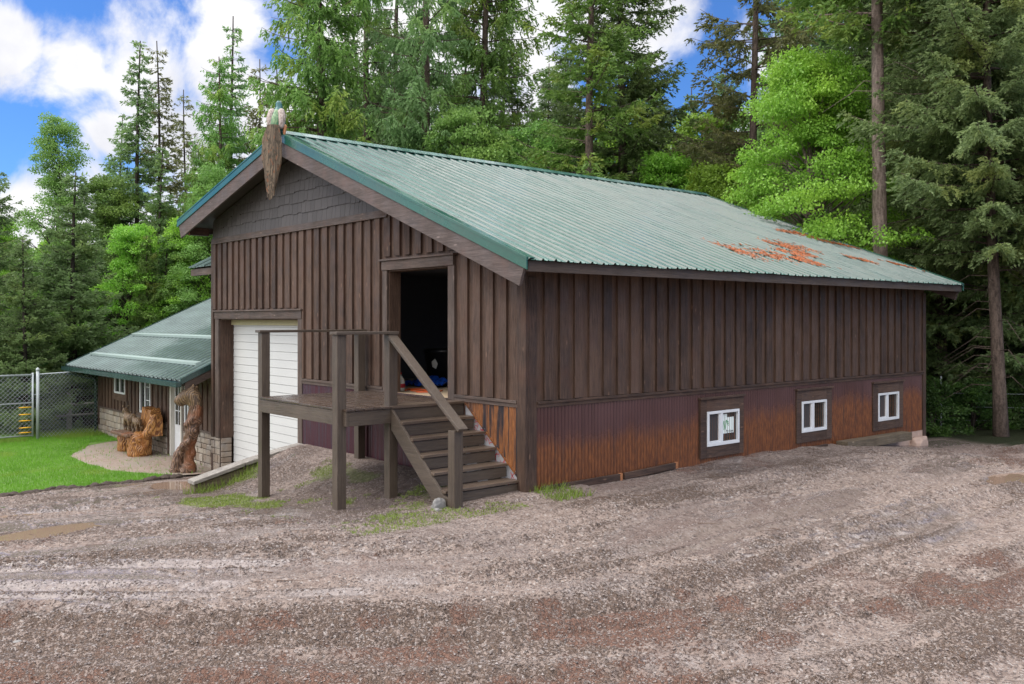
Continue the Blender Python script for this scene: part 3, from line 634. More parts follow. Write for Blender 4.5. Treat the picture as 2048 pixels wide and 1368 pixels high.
# side windows
def side_window(y0, y1, fy0, fy1, mid, sticker=False):
    x = .036
    mb = MB(); zb, zt = .10, 1.09
    mb.box(x - .03, x + .02, y0, fy0, zb, zt); mb.box(x - .03, x + .02, fy1, y1, zb, zt); mb.box(x - .03, x + .02, fy0, fy1, .875, zt); mb.box(x - .03, x + .02, fy0, fy1, zb, .285)
    mb.box(x - .03, x + .05, y0 - .02, y1 + .03, zt - .01, zt + .025)
    w = thing_part('window', B)
    mb.build('casing', M['wood_y'], w, .004)
    mb = MB(); t = .045; a, b = fy0 + .004, fy1 - .004; c, d = .289, .871; xo = x + .03
    mb.box(x - .03, xo, a, a + t, c, d); mb.box(x - .03, xo, b - t, b, c, d); mb.box(x - .03, xo, a + t, b - t, d - t, d); mb.box(x - .03, xo, a + t, b - t, c, c + t * 1.2); mb.box(x - .03, xo - .004, mid - .035, mid + .035, c + t * 1.2, d - t)
    mb.build('frame', M['vinyl'], w, .003)
    mb = MB(); t2 = .028; mb.box(x - .03, xo - .012, a + t + .001, a + t + t2, c + t * 1.2 + .001, d - t - .001); mb.box(x - .03, xo - .012, mid - .035 - t2, mid - .036, c + .055, d - t - .001); mb.box(x - .03, xo - .012, a + t + t2, mid - .035 - t2, c + .055, c + .055 + t2); mb.build('sash', M['vinyl'], w, .002)
    mb = MB(); mb.box(x - .028, x - .01, a + t + t2, mid - .035 - t2, c + .08, d - t); mb.build('insect_screen', M['screen'], w)
    mb = MB(); mb.box(x - .028, x - .012, mid + .036, b - t, c + .054, d - t); pn = mb.build('pane', M['glass'], w)
    return x, mid, b, w
def thing_part(name, parent):
    o = bpy.data.objects.new(name, None); S.collection.objects.link(o); o.parent = parent; return o
x, mid, b, w1 = side_window(3.79, 4.99, 3.955, 4.86, 4.36)
mb = MB(); mb.box(x - .0115, x - .0105, 4.40, 4.74, .47, .74); mb.box(x - .0115, x - .0105, 4.40, 4.55, .7405, .80); st = mb.build('sticker', M['paper'], w1, None)
side_window(6.66, 7.89, 6.82, 7.70, 7.22); side_window(9.51, 10.81, 9.71, 10.615, 10.12)
# sticker print
mb = MB(); X_ = x - .0095
for k in range(3):
    o_ = k * .035; mb.add([(X_, 4.415 + o_, .53), (X_, 4.432 + o_, .53), (X_, 4.47 + o_, .68), (X_, 4.453 + o_, .69)], [(0, 1, 2, 3)])
for k in range(3):
    o_ = k * .035; mb.add([(X_, 4.52 + o_ * .6, .70 - o_ * .9), (X_, 4.60, .66 - o_ * .9), (X_, 4.60, .645 - o_ * .9), (X_, 4.52 + o_ * .6, .685 - o_ * .9)], [(0, 1, 2, 3)])
mb.build('sticker_mark', M['green_ink'], w1, None)
def text(s, size, loc, rot, mat, parent, name, depth=.001):
    c = bpy.data.curves.new(name, 'FONT'); c.body = s; c.size = size; c.extrude = depth; c.materials.append(mat)
    o = bpy.data.objects.new(name, c); S.collection.objects.link(o); bpy.context.view_layer.update(); me = bpy.data.meshes.new_from_object(o.evaluated_get(bpy.context.evaluated_depsgraph_get())); bpy.data.objects.remove(o)
    o = bpy.data.objects.new(name, me); S.collection.objects.link(o); o.parent = parent; o.location = loc; o.rotation_euler = rot; return o
text('Ply Gem', .06, (X_, 4.52, .485), (R(90), 0, R(90)), M['dark_ink'], w1, 'sticker_lettering')
# pine needle litter on the roof
vs = []; fs = []; rs = np.random.RandomState(4)
blobs = [((1445, 497), (1500, 512), .16), ((1500, 505), (1620, 525), .17), ((1540, 490), (1615, 500), .13), ((1560, 505), (1620, 512), .1), ((1600, 470), (1640, 482), .12), ((1560, 465), (1600, 470), .08), ((1700, 518), (1745, 527), .07), ((1630, 480), (1720, 500), .06), ((1750, 520), (1850, 545), .05), ((1580, 515), (1630, 528), .08)]
def roofpt(px, py):      # photo ray onto the right roof slope (computed once for placing the litter)
    l = (px - 1024) / 1802; u = (640 - py) / 1802; d = Vector((cy_ * l - sy_, sy_ * l + cy_, u)); k = (AZ - RZ) / (RX - AX)
    t = (AZ - k * (CAM.x - AX) - CAM.z) / (d.z + k * d.x); return CAM + d * t
litter = []
for (a, b_, wd) in blobs:
    A_, B_ = roofpt(*a), roofpt(*b_)
    for k in range(int(2700 * wd * (B_ - A_).length + 150)):
        t = rs.rand(); p = A_.lerp(B_, t); p += Vector((rs.normal(0, wd * 1.3), rs.normal(0, wd * .8), 0))
        if mnoise.noise(Vector((p.x * 2.2, round(p.y / .2286) * 1.7, 3))) < -.24: continue
        litter.append((p.x, p.y))
for (px_, py_) in litter:
    if px_ > RX or py_ > Y1: continue
    z_ = rz(px_) + .028 + rs.rand() * .016; a = rs.uniform(0, 6.28); l_ = rs.uniform(.03, .08); w = .012
    dx, dy = math.cos(a) * l_, math.sin(a) * l_ * .6; b0 = len(vs); s_ = -(AZ - RZ) / (RX - AX)
    vs += [(px_ - dx, py_ - dy, z_ - dx * s_), (px_ + w, py_ + w, z_ + .004), (px_ + dx, py_ + dy, z_ + dx * s_), (px_ - w, py_ - w, z_ + .01)]; fs.append((b0, b0 + 1, b0 + 2, b0 + 3))
m_, g_ = newmat('dry_orange_needles'); finish(g_, g_.mix(island(g_), (.22, .06, .02), (.52, .15, .045)), .7)
tag(npmesh('needle_litter', vs, fs, m_), 'patches of dry orange needles lying on the green roof', 'needle litter', kind='stuff')
# ------------------------------------------------------------------ things inside the doorway
jug = thing('plastic_jug', 'white plastic jug with red label just inside the doorway', 'jug', (-3.80, .44, 1.17))
def lathe(cx, cy, prof, n=20):
    mb = MB(); k = len(prof); vs = []
    for r, z in prof:
        for i in range(n): t = 2 * math.pi * i / n; vs.append((cx + r * math.cos(t), cy + r * math.sin(t), z))
    fs = [(j * n + i, j * n + (i + 1) % n, (j + 1) * n + (i + 1) % n, (j + 1) * n + i) for j in range(k - 1) for i in range(n)]
    fs.append(tuple(range(n))[::-1]); fs.append(tuple((k - 1) * n + i for i in range(n))); mb.add(vs, fs); return mb
lathe(-3.80, .44, [(.075, 1.172), (.085, 1.19), (.085, 1.33), (.07, 1.38), (.03, 1.43), (.022, 1.46)]).build('body', M['white_plastic'], jug, None, True)
lathe(-3.80, .44, [(.026, 1.461), (.026, 1.49)]).build('cap', M['red_ink'], jug, None)
lathe(-3.80, .44, [(.087, 1.23), (.087, 1.30)]).build('label', M['red_ink'], jug, None, True)
tp = MB(); N = 26; rs = random.Random(4)
vs = [(-4.95 + 1.1 * i / N, 1.2 + .8 * j / N, 1.18 + .16 * abs(mnoise.noise(Vector((i * .33, j * .33, 2)))) + .10 * max(0, math.sin(i / N * 3.14)) * max(0, math.sin(j / N * 3.14))) for i in range(N + 1) for j in range(N + 1)]
tp.add(vs, [(i * (N + 1) + j, (i + 1) * (N + 1) + j, (i + 1) * (N + 1) + j + 1, i * (N + 1) + j + 1) for i in range(N) for j in range(N)])
tag(tp.build('tarp', M['blue_tarp'], None, None, True), 'crumpled blue tarp on the barn floor', 'tarp')
cp = [(-3.95 + .9 * t + .08 * math.sin(t * 40), .70 + .22 * math.sin(t * 23), 1.185 + .01 * math.sin(t * 31)) for t in [i / 120 for i in range(121)]]
tag(MB().tube(cp, .009, 6).build('extension_cord', M['orange_cord'], None, None, True), 'tangled orange cord on the floor inside the doorway', 'cord')
bn = thing('storage_bin', 'black round bin with a white mark inside the dark doorway', 'bin', (-5.0, 2.25, 1.17))
lathe(-5.0, 2.25, [(.30, 1.172), (.36, 1.75), (.40, 1.77), (.40, 1.82), (.36, 1.84)], 28).build('body', M['black_plastic'], bn, None, True)
mb = MB(); mb.add([(-4.84, 1.87, 1.50), (-4.76, 1.90, 1.46), (-4.73, 1.92, 1.56), (-4.78, 1.89, 1.66), (-4.85, 1.86, 1.60)], [(0, 1, 2, 3, 4)]); mb.build('white_mark', M['white_plastic'], bn, None)
mb = MB(); mb.box(-6.2, -5.2, 3.3, 3.8, 1.17, 1.95); mb.box(-6.16, -5.24, 3.28, 3.3, 1.25, 1.55); mb.box(-6.16, -5.24, 3.28, 3.3, 1.6, 1.9)
tag(mb.build('cabinet', M['black_plastic'], None, .01), 'dark low cabinet deep inside the barn', 'cabinet')
# ------------------------------------------------------------------ porch and stairs
P = thing('wooden_porch', 'raised brown wooden porch deck with posts and steps below the barn doorway', 'porch', (-1.5, -1.3, 0))
def post(x, y, zt, z0, s=.14): return MB().box(x - s, x, y, y + s, z0, zt).build('post', M['deck_z'], P, .006)
DT = 1.19
for x, y, zt, z0 in ((-4.05, -1.99, 2.20, -.60), (-1.46, -2.12, 2.20, -.45), (-1.43, -1.31, 2.20, -.35), (-4.05, -.24, 2.20, .0)):
    post(x, y, zt, z0)
post(.10, -1.32, .98, -.15, .14)
mb = MB(); y = -2.04; 
while y < -.02:
    mb.box(-4.07, -1.36, y, y + .135, DT - .03, DT); y += .143
mb.build('decking', M['deckboard'], P, .004)
mb = MB(); mb.box(-4.05, -1.38, -2.03, -1.985, DT - .235, DT - .035); mb.build('rim_joist', M['deck_x'], P, .004)
multi('joist', [(-1.43, -1.382, -1.983, -.03, DT - .235, DT - .035), (-4.045, -4.0, -1.983, -.03, DT - .235, DT - .035)] + [(-3.8 + k * .45, -3.76 + k * .45, -1.98, -.03, DT - .2, DT - .035) for k in range(5)], M['deck_y'], P)
mb = MB(); mb.box(-4.21, -4.03, -2.03, -.09, 2.20, 2.24); mb.build('rail', M['deck_y'], P, .005)
mb = MB(); mb.box(-1.62, -1.42, -2.15, -1.15, 2.20, 2.24); mb.build('rail', M['deck_y'], P, .005)
# stairs: treads step down towards +x, long edges along y
NX = [-1.357 + .248 * i for i in range(6)]; NZ = [1.19 - .2025 * i for i in range(6)]
for i in range(6):
    xn, zt = NX[i], NZ[i]
    if i > 0: MB().box(xn - .275, xn, -1.30, -.03, zt - .035, zt).build('tread', M['tread'], P, .004)
    else: MB().box(xn - .27, xn + .004, -1.30, -.03, zt - .034, zt + .003).build('tread', M['tread'], P, .004)
    MB().box(xn - .05, xn - .022, -1.275, -.035, zt - .2025 + .012 if i < 5 else -.03, zt - .05).build('riser', M['deck_y'], P, .003)
mb = MB()
for ya in (-1.318, -.03):
    dz_ = 0 if ya < -1 else .3
    yb = ya + .04 if ya < -1 else ya + .02
    pts = [(-1.37, 1.15 - dz_), (-1.37, .86 - dz_), (-.12, -.2 - dz_), (-.03, -.2 - dz_), (-.03, .10 - dz_), (-.15, .12 - dz_)]
    n_ = len(pts); mb = MB(); mb.add([(a, ya, c) for a, c in pts] + [(a, yb, c) for a, c in pts], [tuple(range(n_)), tuple(range(2 * n_ - 1, n_ - 1, -1))] + [(i, (i + 1) % n_, n_ + (i + 1) % n_, n_ + i) for i in range(n_)])
    mb.build('stringer', M['deck_x'], P, .003)
mb = MB(); mb.bar((-1.47, -1.25, 2.185), (.19, -1.25, .995), .15, .045); mb.build('handrail', M['deck_x'], P, .005)
mb = MB(); mb.bar((-1.42, -1.25, 2.115), (.05, -1.25, 1.06), .04, .09); mb.build('handrail_brace', M['deck_x'], P, .004)
# ------------------------------------------------------------------ timbers, rocks near the barn
def rock(name, c, s, mat, label, seed=0, flat=.7, group=None):
    bm = bmesh.new(); bmesh.ops.create_icosphere(bm, subdivisions=4, radius=1)
    for v in bm.verts:
        p = v.co; k = 1 + .35 * mnoise.noise(p * 1.1 + Vector((seed, 0, 0))) + .15 * mnoise.noise(p * 3 + Vector((0, seed, 0)))
        q = Vector((p.x * s[0], p.y * s[1], p.z * s[2] * flat)) * k
        q = Vector([math.copysign(min(abs(a), lim * .86), a) for a, lim in zip(q, s)]); v.co = q + Vector(c)
    me = bpy.data.meshes.new(name); bm.to_mesh(me); bm.free(); me.materials.append(mat); me.polygons.foreach_set('use_smooth', [True] * len(me.polygons))
    return tag(link(bpy.data.objects.new(name, me)), label, 'rock', group)
rock('rock', (-.10, -1.43, .0), (.07, .11, .17), M['greyrock'], 'dark grey flat rock leaning against the foot of the stair stringer', 2)
rock('rock', (.0, -1.52, -.03), (.055, .05, .055), M['greyrock'], 'small broken grey rock in front of the stair stringer', 5)
rock('rock', (1.823, -6.678, gz(1.82, -6.68) + .01), (.045, .035, .02), M['greyrock'], 'white stone lying in the mud of the near yard', 7)
rock('rock', (.10, 11.5, -.36), (.14, .35, .22), M['rock'], 'pinkish boulder under the far corner of the barn', 9, 1.)
rock('rock', (-1.25, -2.32, -.22), (.09, .05, .03), M['greyrock'], 'flat grey stone at the foot of the nearest porch post', 11)
def plank(a, b, w, h, mat, name, label, cat='timber', end=None, bev=.006):
    t = thing(name, label, cat, tuple(a)); MB().bar(a, b, w, h).build('beam', mat, t, bev)
    if end:
        a, b = Vector(a), Vector(b); d = (b - a).normalized(); MB().bar(b + d * .001, b + d * end, w * 1.02, h * 1.05).build('end_piece', M['cutend'], t, .003)
    return t
plank((.075, .22, .03), (.075, 1.80, .035), .045, .11, M['wood_y'], 'skirt_plank', 'dark plank at the base of the rusty wall by the near corner', end=.05)
plank((.075, 1.90, .04), (.075, 3.10, .075), .045, .10, M['wood_y'], 'skirt_plank', 'second dark plank along the rusty wall, ending below the first window', end=.05)
plank((.26, 7.9, -.03), (.18, 10.7, -.07), .24, .17, M['old'], 'landscape_timber', 'thick weathered timber beam lying along the rusty wall under the last window')
plank((.10, 6.9, -.01), (.12, 7.6, .0), .05, .05, M['wood_y'], 'wood_offcut', 'short dark offcut beside the thick timber beam')
# retaining timber wall, right of the garage door
rt = thing('retaining_wall', 'low timber and stone retaining edge sloping down beside the garage door', 'retaining wall', (-6.4, -1, 0))
def rtop(y): return .05 + .21 * y + (.02 * math.sin(y * 9))
for (ya, yb) in ((-2.2, -1.25), (-1.24, -.5), (-.49, -.05)):
    mb = MB(); mb.hexa([(-6.60, ya, rtop(ya) - .07), (-6.30, ya, rtop(ya) - .07), (-6.30, yb, rtop(yb) - .07), (-6.60, yb, rtop(yb) - .07), (-6.60, ya, rtop(ya)), (-6.30, ya, rtop(ya)), (-6.30, yb, rtop(yb)), (-6.60, yb, rtop(yb))])
    mb.build('cap_slab', M['greytimber'], rt, .012)
mb = MB(); mb.hexa([(-6.56, -2.17, -1.1), (-6.35, -2.17, -1.1), (-6.35, -.05, -1.1), (-6.56, -.05, -1.1), (-6.56, -2.17, rtop(-2.17) - .072), (-6.35, -2.17, rtop(-2.17) - .072), (-6.35, -.05, rtop(-.05) - .072), (-6.56, -.05, rtop(-.05) - .072)])
mb.build('face', M['old'], rt, .01)
# ------------------------------------------------------------------ wing building
Wg = thing('side_wing', 'low brown wing with stone base and pale green metal roof left of the garage', 'building', (-15, .2, -1.1))
WY = .15; GZW = -1.25
mb = MB(); mb.box(-19.87, -13.9, WY, WY + .15, GZW, 1.0); mb.box(-13.9, -13.08, WY, WY + .15, .92, 1.0); mb.box(-13.08, -10.85, WY, WY + .15, GZW, 1.15); mb.box(-19.87, -19.72, WY + .15, 8, GZW, 1.0)
mb.build('wall', M['wood_z'], Wg)
mb = MB(); x = -19.75; random.seed(6); lastx = None
def blocked(a, b): return (a < -17.25 and b > -18.45) or (a < -15.2 and b > -16.25) or (a < -12.35 and b > -14.0)
while x < -10.9:
    w = .15
    a_ = blocked(x, x + w)
    if a_ and mb.v and not (x < -17.2): mb.build('siding', M['wood_z'], Wg); mb = MB()
    if not a_: mb.box(x, x + w, WY - .03, WY, -.22, .98)
    elif x < -17.2 and x + w > -18.6: mb.box(x, x + w, WY - .03, WY, -.22, .1)
    x += .3
mb.build('siding', M['wood_z'], Wg)
mb = MB(); mb.box(-19.87, -14.02, WY - .07, WY, -.26, -.215); mb.box(-12.9, -10.85, WY - .07, WY, -.26, -.215); mb.build('drip_cap', M['trim_x'], Wg, .004)
multi('corner_board', [(-14.02, -13.9, WY - .05, WY, GZW, .95), (-19.9, -19.75, WY - .05, WY, GZW, .95), (-12.98, -12.9, WY - .04, WY, -.2, .95)], M['wood_z'], Wg)
# stone veneer
def veneer(x0, x1, y, zb, zt, seed, name='stone_base', parent=Wg, yside=None):
    rs = random.Random(seed); mb = MB(); z = zb
    while z < zt - .03:
        h = min(rs.uniform(.12, .2), zt - z); x = x0
        if zt - (z + h) < .06: h = zt - z
        while x < x1 - .02:
            w = min(rs.uniform(.14, .36), x1 - x); d = rs.uniform(.03, .055)
            if x1 - (x + w) < .07: w = x1 - x
            g0 = .007; mb.box(x + g0, x + w - g0, y - d, y, z + g0, z + h - g0)
            x += w
        z += h
    return mb
s1 = veneer(-19.87, -14.03, WY, GZW, -.262, 3).build('stone_base', M['stone'], Wg, .012)
s2 = veneer(-12.98, -10.86, WY, GZW, -.262, 4).build('stone_base', M['stone'], Wg, .012)
s3 = veneer(-10.85, -10.40, 0, -1.2, -.262, 5); 
rs = random.Random(2); z = -1.2
while z < -.3:
    h = min(rs.uniform(.12, .19), -.262 - z); s3.box(-10.408, -10.37, .008, .25, z + .007, z + h - .007); z += h
s3.build('stone_base', M['stone'], B, .012)
mb = MB(); mb.box(-10.85, -10.41, -.02, -.001, -1.2, -.262); mb.build('mortar_bed', M['mortar'], B)
# windows of the wing
def wing_window(x0, x1, z0, z1, grid, name='window'):
    w = thing_part(name, Wg); y = WY - .035; t = .05
    mb = MB(); mb.box(x0 - .09, x0, y, WY, z0 - .1, z1); mb.box(x1, x1 + .09, y, WY, z0 - .1, z1); mb.box(x0 - .12, x1 + .12, y - .012, WY, z0 - .2, z0 - .005); mb.build('casing', M['wood_x'], w, .004)
    mb = MB(); mb.box(x0, x0 + t, y - .02, WY, z0, z1); mb.box(x1 - t, x1, y - .02, WY, z0, z1); mb.box(x0 + t, x1 - t, y - .02, WY, z0, z0 + t); mb.box(x0 + t, x1 - t, y - .02, WY, z1 - t, z1); xm = (x0 + x1) / 2; mb.box(xm - .025, xm + .025, y - .018, WY, z0 + t, z1 - t)
    mb.build('frame', M['vinyl'], w, .003)
    mb = MB(); mb.box(x0 + t, x1 - t, y + .012, WY - .001, z0 + t, z1 - t); pn = mb.build('pane', M['glass'], w)
    if grid:
        mb = MB()
        for k in range(1, 3): zz = z0 + (z1 - z0) * k / 3; mb.box(xm + .026, x1 - t - .001, y + .004, y + .011, zz - .009, zz + .009)
        xx = (xm + x1) / 2; mb.box(xx - .009, xx + .009, y - .002, y + .0035, z0 + t, z1 - t); mb.build('grille', M['vinyl'], w)
wing_window(-18.33, -17.38, .27, .95, False); wing_window(-16.12, -15.29, -.13, .95, True); wing_window(-12.86, -12.40, -.16, .95, True)
dr = thing_part('door', Wg)
mb = MB(); mb.box(-13.89, -13.80, WY - .04, WY + .1, -1.2, .95); mb.box(-13.16, -13.09, WY - .04, WY + .1, -1.2, .95); mb.build('frame', plain('cream_door_frame', (.55, .52, .46), .5), dr, .004)
mb = MB(); mb.box(-13.80, -13.16, WY + .06, WY + .1, -1.17, .92); mb.box(-13.72, -13.24, WY + .045, WY + .06, -1.05, -.45); mb.build('leaf', M['vinyl'], dr, .004)
mb = MB(); mb.box(-13.70, -13.26, WY + .045, WY + .059, -.25, .80); mb.build('pane', M['glass'], dr)
mb = MB(); mb.box(-13.49, -13.47, WY + .03, WY + .044, -.25, .8); [mb.box(-13.70, -13.26, WY + .036, WY + .0445, z - .01, z + .01) for z in (.1, .45)]; mb.build('grille', M['vinyl'], dr)
# wing roof
prof2 = [(-20.35, 0)]
for k_ in range(31):
    a_ = -20.33 + k_ * .30; prof2 += [(a_ + .02, 0), (a_ + .04, .05), (a_ + .10, .05), (a_ + .12, 0)]
prof2.append((-11.0, 0))
def fw(t, u, h):
    y = -.68 + 7.2 * t; z = 1.03 + .46 * (y + .65); p = Vector((u, y, z)) + Vector((0, -.418, .908)) * h * .9; return tuple(p)
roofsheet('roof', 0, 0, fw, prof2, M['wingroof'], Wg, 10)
mb = MB(); mb.hexa([(-20.3, -.62, .90), (-11.0, -.62, .90), (-11.0, 6.4, 4.13), (-20.3, 6.4, 4.13), (-20.3, -.62, 1.02), (-11.0, -.62, 1.02), (-11.0, 6.4, 4.25), (-20.3, 6.4, 4.25)]); mb.build('soffit', M['soffit'], Wg)
mb = MB(); mb.hexa([(-10.995, -.60, .80), (-10.95, -.60, .80), (-10.95, .14, 1.14), (-10.995, .14, 1.14), (-10.995, -.60, 1.0), (-10.95, -.60, 1.0), (-10.95, .14, 1.34), (-10.995, .14, 1.34)]); mb.build('barge_board', M['trim_y'], Wg, .004)
mb = MB(); mb.hexa([(-10.99, -.70, .94), (-10.93, -.70, .94), (-10.93, .13, 1.325), (-10.99, .13, 1.325), (-10.99, -.70, 1.08), (-10.93, -.70, 1.08), (-10.93, .13, 1.465), (-10.99, .13, 1.465)])
mb.build('rake_trim', M['darkgreen'], Wg, .004); mb = MB()
mb.hexa([(-20.40, -.70, .92), (-20.34, -.70, .92), (-20.34, 6.5, 4.23), (-20.40, 6.5, 4.23), (-20.40, -.70, 1.07), (-20.34, -.70, 1.07), (-20.34, 6.5, 4.38), (-20.40, 6.5, 4.38)]); mb.build('rake_trim', M['darkgreen'], Wg, .004)
mb = MB(); mb.box(-20.4, -10.93, -.80, -.70, .885, .90); mb.box(-20.4, -10.93, -.815, -.80, .885, 1.0); mb.box(-20.4, -10.93, -.70, -.685, .885, 1.0); mb.box(-10.935, -10.925, -.80, -.70, .90, 1.0); mb.build('gutter', M['darkgreen'], Wg, .004)
mb = MB(); mb.box(-19.9, -11.02, WY - .02, WY, .9, 1.06); mb.build('frieze_board', M['trim_x'], Wg)
MB().tube([(-20.0, -.75, .89), (-20.0, -.72, .80), (-19.95, -.4, .70), (-19.95, .02, .58), (-19.95, .05, .45), (-19.95, .05, -1.1)], .04, 10).build('downspout', M['darkgreen'], Wg, None, True)
# snow guard strips
sg = plain('pale_snow_guard', (.34, .42, .40), .3)
for y, xa, xb in ((-.1, -20.0, -11.6), (1.15, -20.1, -11.1)):
    z = 1.05 + .46 * (y + .65); mb = MB()
    mb.hexa([(xa, y, z + .03), (xb, y, z + .03), (xb, y + .14, z + .095), (xa, y + .14, z + .095), (xa, y - .01, z + .09), (xb, y - .01, z + .09), (xb, y + .13, z + .12), (xa, y + .13, z + .12)])
    mb.build('snow_guard', sg, Wg)
# ------------------------------------------------------------------ lawn and patio
def sheet(name, poly, zf, mat, label, res=.25):
    bm = bmesh.new(); vs = [bm.verts.new((x, y, 0)) for x, y in poly]; bm.faces.new(vs)
    xs = [p[0] for p in poly]; ys = [p[1] for p in poly]
    for k in range(int((max(xs) - min(xs)) / res)): bmesh.ops.bisect_plane(bm, geom=bm.verts[:] + bm.edges[:] + bm.faces[:], plane_co=(min(xs) + k * res, 0, 0), plane_no=(1, 0, 0))
    for k in range(int((max(ys) - min(ys)) / res)): bmesh.ops.bisect_plane(bm, geom=bm.verts[:] + bm.edges[:] + bm.faces[:], plane_co=(0, min(ys) + k * res, 0), plane_no=(0, 1, 0))
    for v in bm.verts: v.co.z = zf(v.co.x, v.co.y)
    me = bpy.data.meshes.new(name); bm.to_mesh(me); bm.free(); me.materials.append(mat)
    return tag(link(bpy.data.objects.new(name, me)), label, kind='structure')
random.seed(12)
edge = [(-10.62 + .10 * math.sin(y * 2.3) + .07 * math.sin(y * 6.1), y) for y in [-.9 - .25 * i for i in range(40)]]
def lz(x, y): return -1.045 + .012 * mnoise.noise(Vector((x, y, 0)))
lawn_poly = [(-24, .1), (-24, -12)] + edge[::-1][:1] + edge[::-1] + [(-12.3, -1.75), (-13.6, -1.9), (-15.2, -1.9), (-16.9, -1.25), (-17.5, -.3), (-17.6, .1)]
mg, gg = newmat('lawn_soil'); finish(gg, gg.mix(gg.noise(ocoord(gg), 6., 4), (.055, .11, .012), (.11, .22, .02)), .8)
lawn = sheet('lawn', lawn_poly, lz, mg, 'bright green mown lawn beside the wing')
def brick_mat():
    m, g = newmat('brick_paving'); v = g.n('ShaderNodeTexCoord').outputs['Object']
    b = g.n('ShaderNodeTexBrick', {'Vector': v, 'Color1': (.27, .19, .15, 1), 'Color2': (.36, .28, .23, 1), 'Mortar': (.16, .13, .10, 1), 'Scale': 5., 'Mortar Size': .03, 'Brick Width': .5, 'Row Height': .25})
    n = g.noise(v, 2.4, 5, .65); c = g.mix(g.ramp(n, .55, .7), b.outputs[0], (.10, .11, .03)); c = g.mix(g.ramp(g.noise(v, 1.1, 3), .4, .65), c, (.25, .21, .17)); finish(g, c, .6, .4, b.outputs[1], .4, .01); return m
sheet('patio_path', [(-10.55, .14), (-19.8, .14), (-17.55, .1), (-17.5, -.3), (-16.9, -1.2), (-15.2, -1.84), (-13.6, -1.84), (-12.3, -1.7), (-10.6, -.95)][::1] if False else [(-17.6, .13), (-17.5, -.32), (-16.9, -1.27), (-15.2, -1.92), (-13.6, -1.92), (-12.3, -1.77), (-10.75, -.95), (-10.45, .13)], lambda x, y: -1.053, brick_mat(), 'worn brick paving in front of the wing door')
def blades(name, n, region, zf, hmin, hmax, w, mat, label, cat, lean=.4, seed=1, mask=None):
    rs = np.random.RandomState(seed); x = rs.uniform(region[0], region[1], n); y = rs.uniform(region[2], region[3], n)
    if mask is not None: k = mask(x, y, rs); x, y = x[k], y[k]
    n = len(x); z = zf(x, y); h = rs.uniform(hmin, hmax, n); a = rs.uniform(0, 6.28, n); b = rs.uniform(0, 6.28, n); L = rs.rand(n) * lean * h
    dx, dy = np.cos(a) * w, np.sin(a) * w; V = np.zeros((n, 3, 3)); V[:, 0] = np.stack([x - dx, y - dy, z - .01], 1); V[:, 1] = np.stack([x + dx, y + dy, z - .01], 1); V[:, 2] = np.stack([x + np.cos(b) * L, y + np.sin(b) * L, z + h], 1)
    return tag(npmesh(name, V.reshape(-1, 3), np.arange(3 * n).reshape(-1, 3), mat), label, cat, kind='stuff')
def lawnmask(x, y, rs):
    e = -10.62 + .10 * np.sin(y * 2.3) + .07 * np.sin(y * 6.1); k = (x < e)
    patio = (x > -17.6) & (y > np.where(x < -15.2, -1.92 + (-(x + 15.2)) * .5, np.where(x < -12.3, -1.92, -1.85 + (x + 12.3) * .6)) + .25 * vnoise(x, y, 1.5, 9, 2))
    return k & ~patio | (k & (rs.rand(len(x)) < .03))
blades('lawn_grass', 95000, (-20.5, -10.4, -8.5, .1), lambda x, y: np.full_like(x, -1.045), .03, .075, .007, M['grass'], 'short bright green grass of the lawn', 'grass', .7, 2, lawnmask)
blades('fence_grass', 9000, (-20.6, -18.9, -4.5, .3), lambda x, y: np.full_like(x, -1.05), .04, .17, .007, M['weed'], 'longer grass and weeds along the fence foot', 'grass', .6, 3, lambda x, y, rs: vnoise(x, y, 1., 6, 2) > -.05)
def weedmask(x, y, rs):
    q = vnoise(x, y, 1.1, 81, 4) + .35 * vnoise(x, y, 6., 3, 2)
    return (q > .07) & (rs.rand(len(x)) < .55) & ((y < -.45) | (x < -6)) & ~((x > -3.8) & (x < -1.6) & (y > -1.2)) & (x > -6.3)
blades('bank_weeds', 62000, (-6.4, .6, -3.0, -.2), lambda x, y: ground_h(x, y), .012, .035, .007, M['weed'], 'low green weeds on the gravel bank under the porch', 'weeds', 1.8, 4, weedmask)
blades('wall_weeds', 350, (-6.3, -6.0, -2.4, -.9), lambda x, y: ground_h(x, y), .04, .22, .006, M['weed'], 'tall weeds along the retaining edge', 'weeds', .8, 5)
blades('corner_weeds', 500, (.05, .7, .0, .6), lambda x, y: ground_h(x, y), .03, .14, .006, M['weed'], 'grass tuft at the near corner post', 'weeds', 1., 6)
mb = MB(); random.seed(5)     # dark turned earth along lawn edge
ev = []; ef = []
bm = bmesh.new()
for i in range(90):
    y = -.9 - i * .09; x = -10.55 + .10 * math.sin(y * 2.3) + .07 * math.sin(y * 6.1) + random.uniform(-.06, .06)
    r_ = random.uniform(.05, .12); mt = Matrix.Translation((x, y, -1.05)) @ Matrix.Rotation(random.uniform(0, 3), 4, 'Z') @ Matrix.Diagonal((r_ * 1.3, r_, r_ * .55, 1))
    bmesh.ops.create_icosphere(bm, subdivisions=2, radius=1, matrix=mt)
for v in bm.verts: v.co += Vector((mnoise.noise(v.co * 14), mnoise.noise(v.co * 14 + Vector((5, 0, 0))), mnoise.noise(v.co * 14 + Vector((0, 5, 0))))) * .03
me = bpy.data.meshes.new('earth_edge'); bm.to_mesh(me); bm.free(); me.materials.append(plain('dark_earth', (.045, .03, .022), .9, nscale=20, namp=.5, bump=1.))
tag(link(bpy.data.objects.new('earth_edge', me)), 'strip of dark turned earth between lawn and driveway', 'soil', kind='stuff')
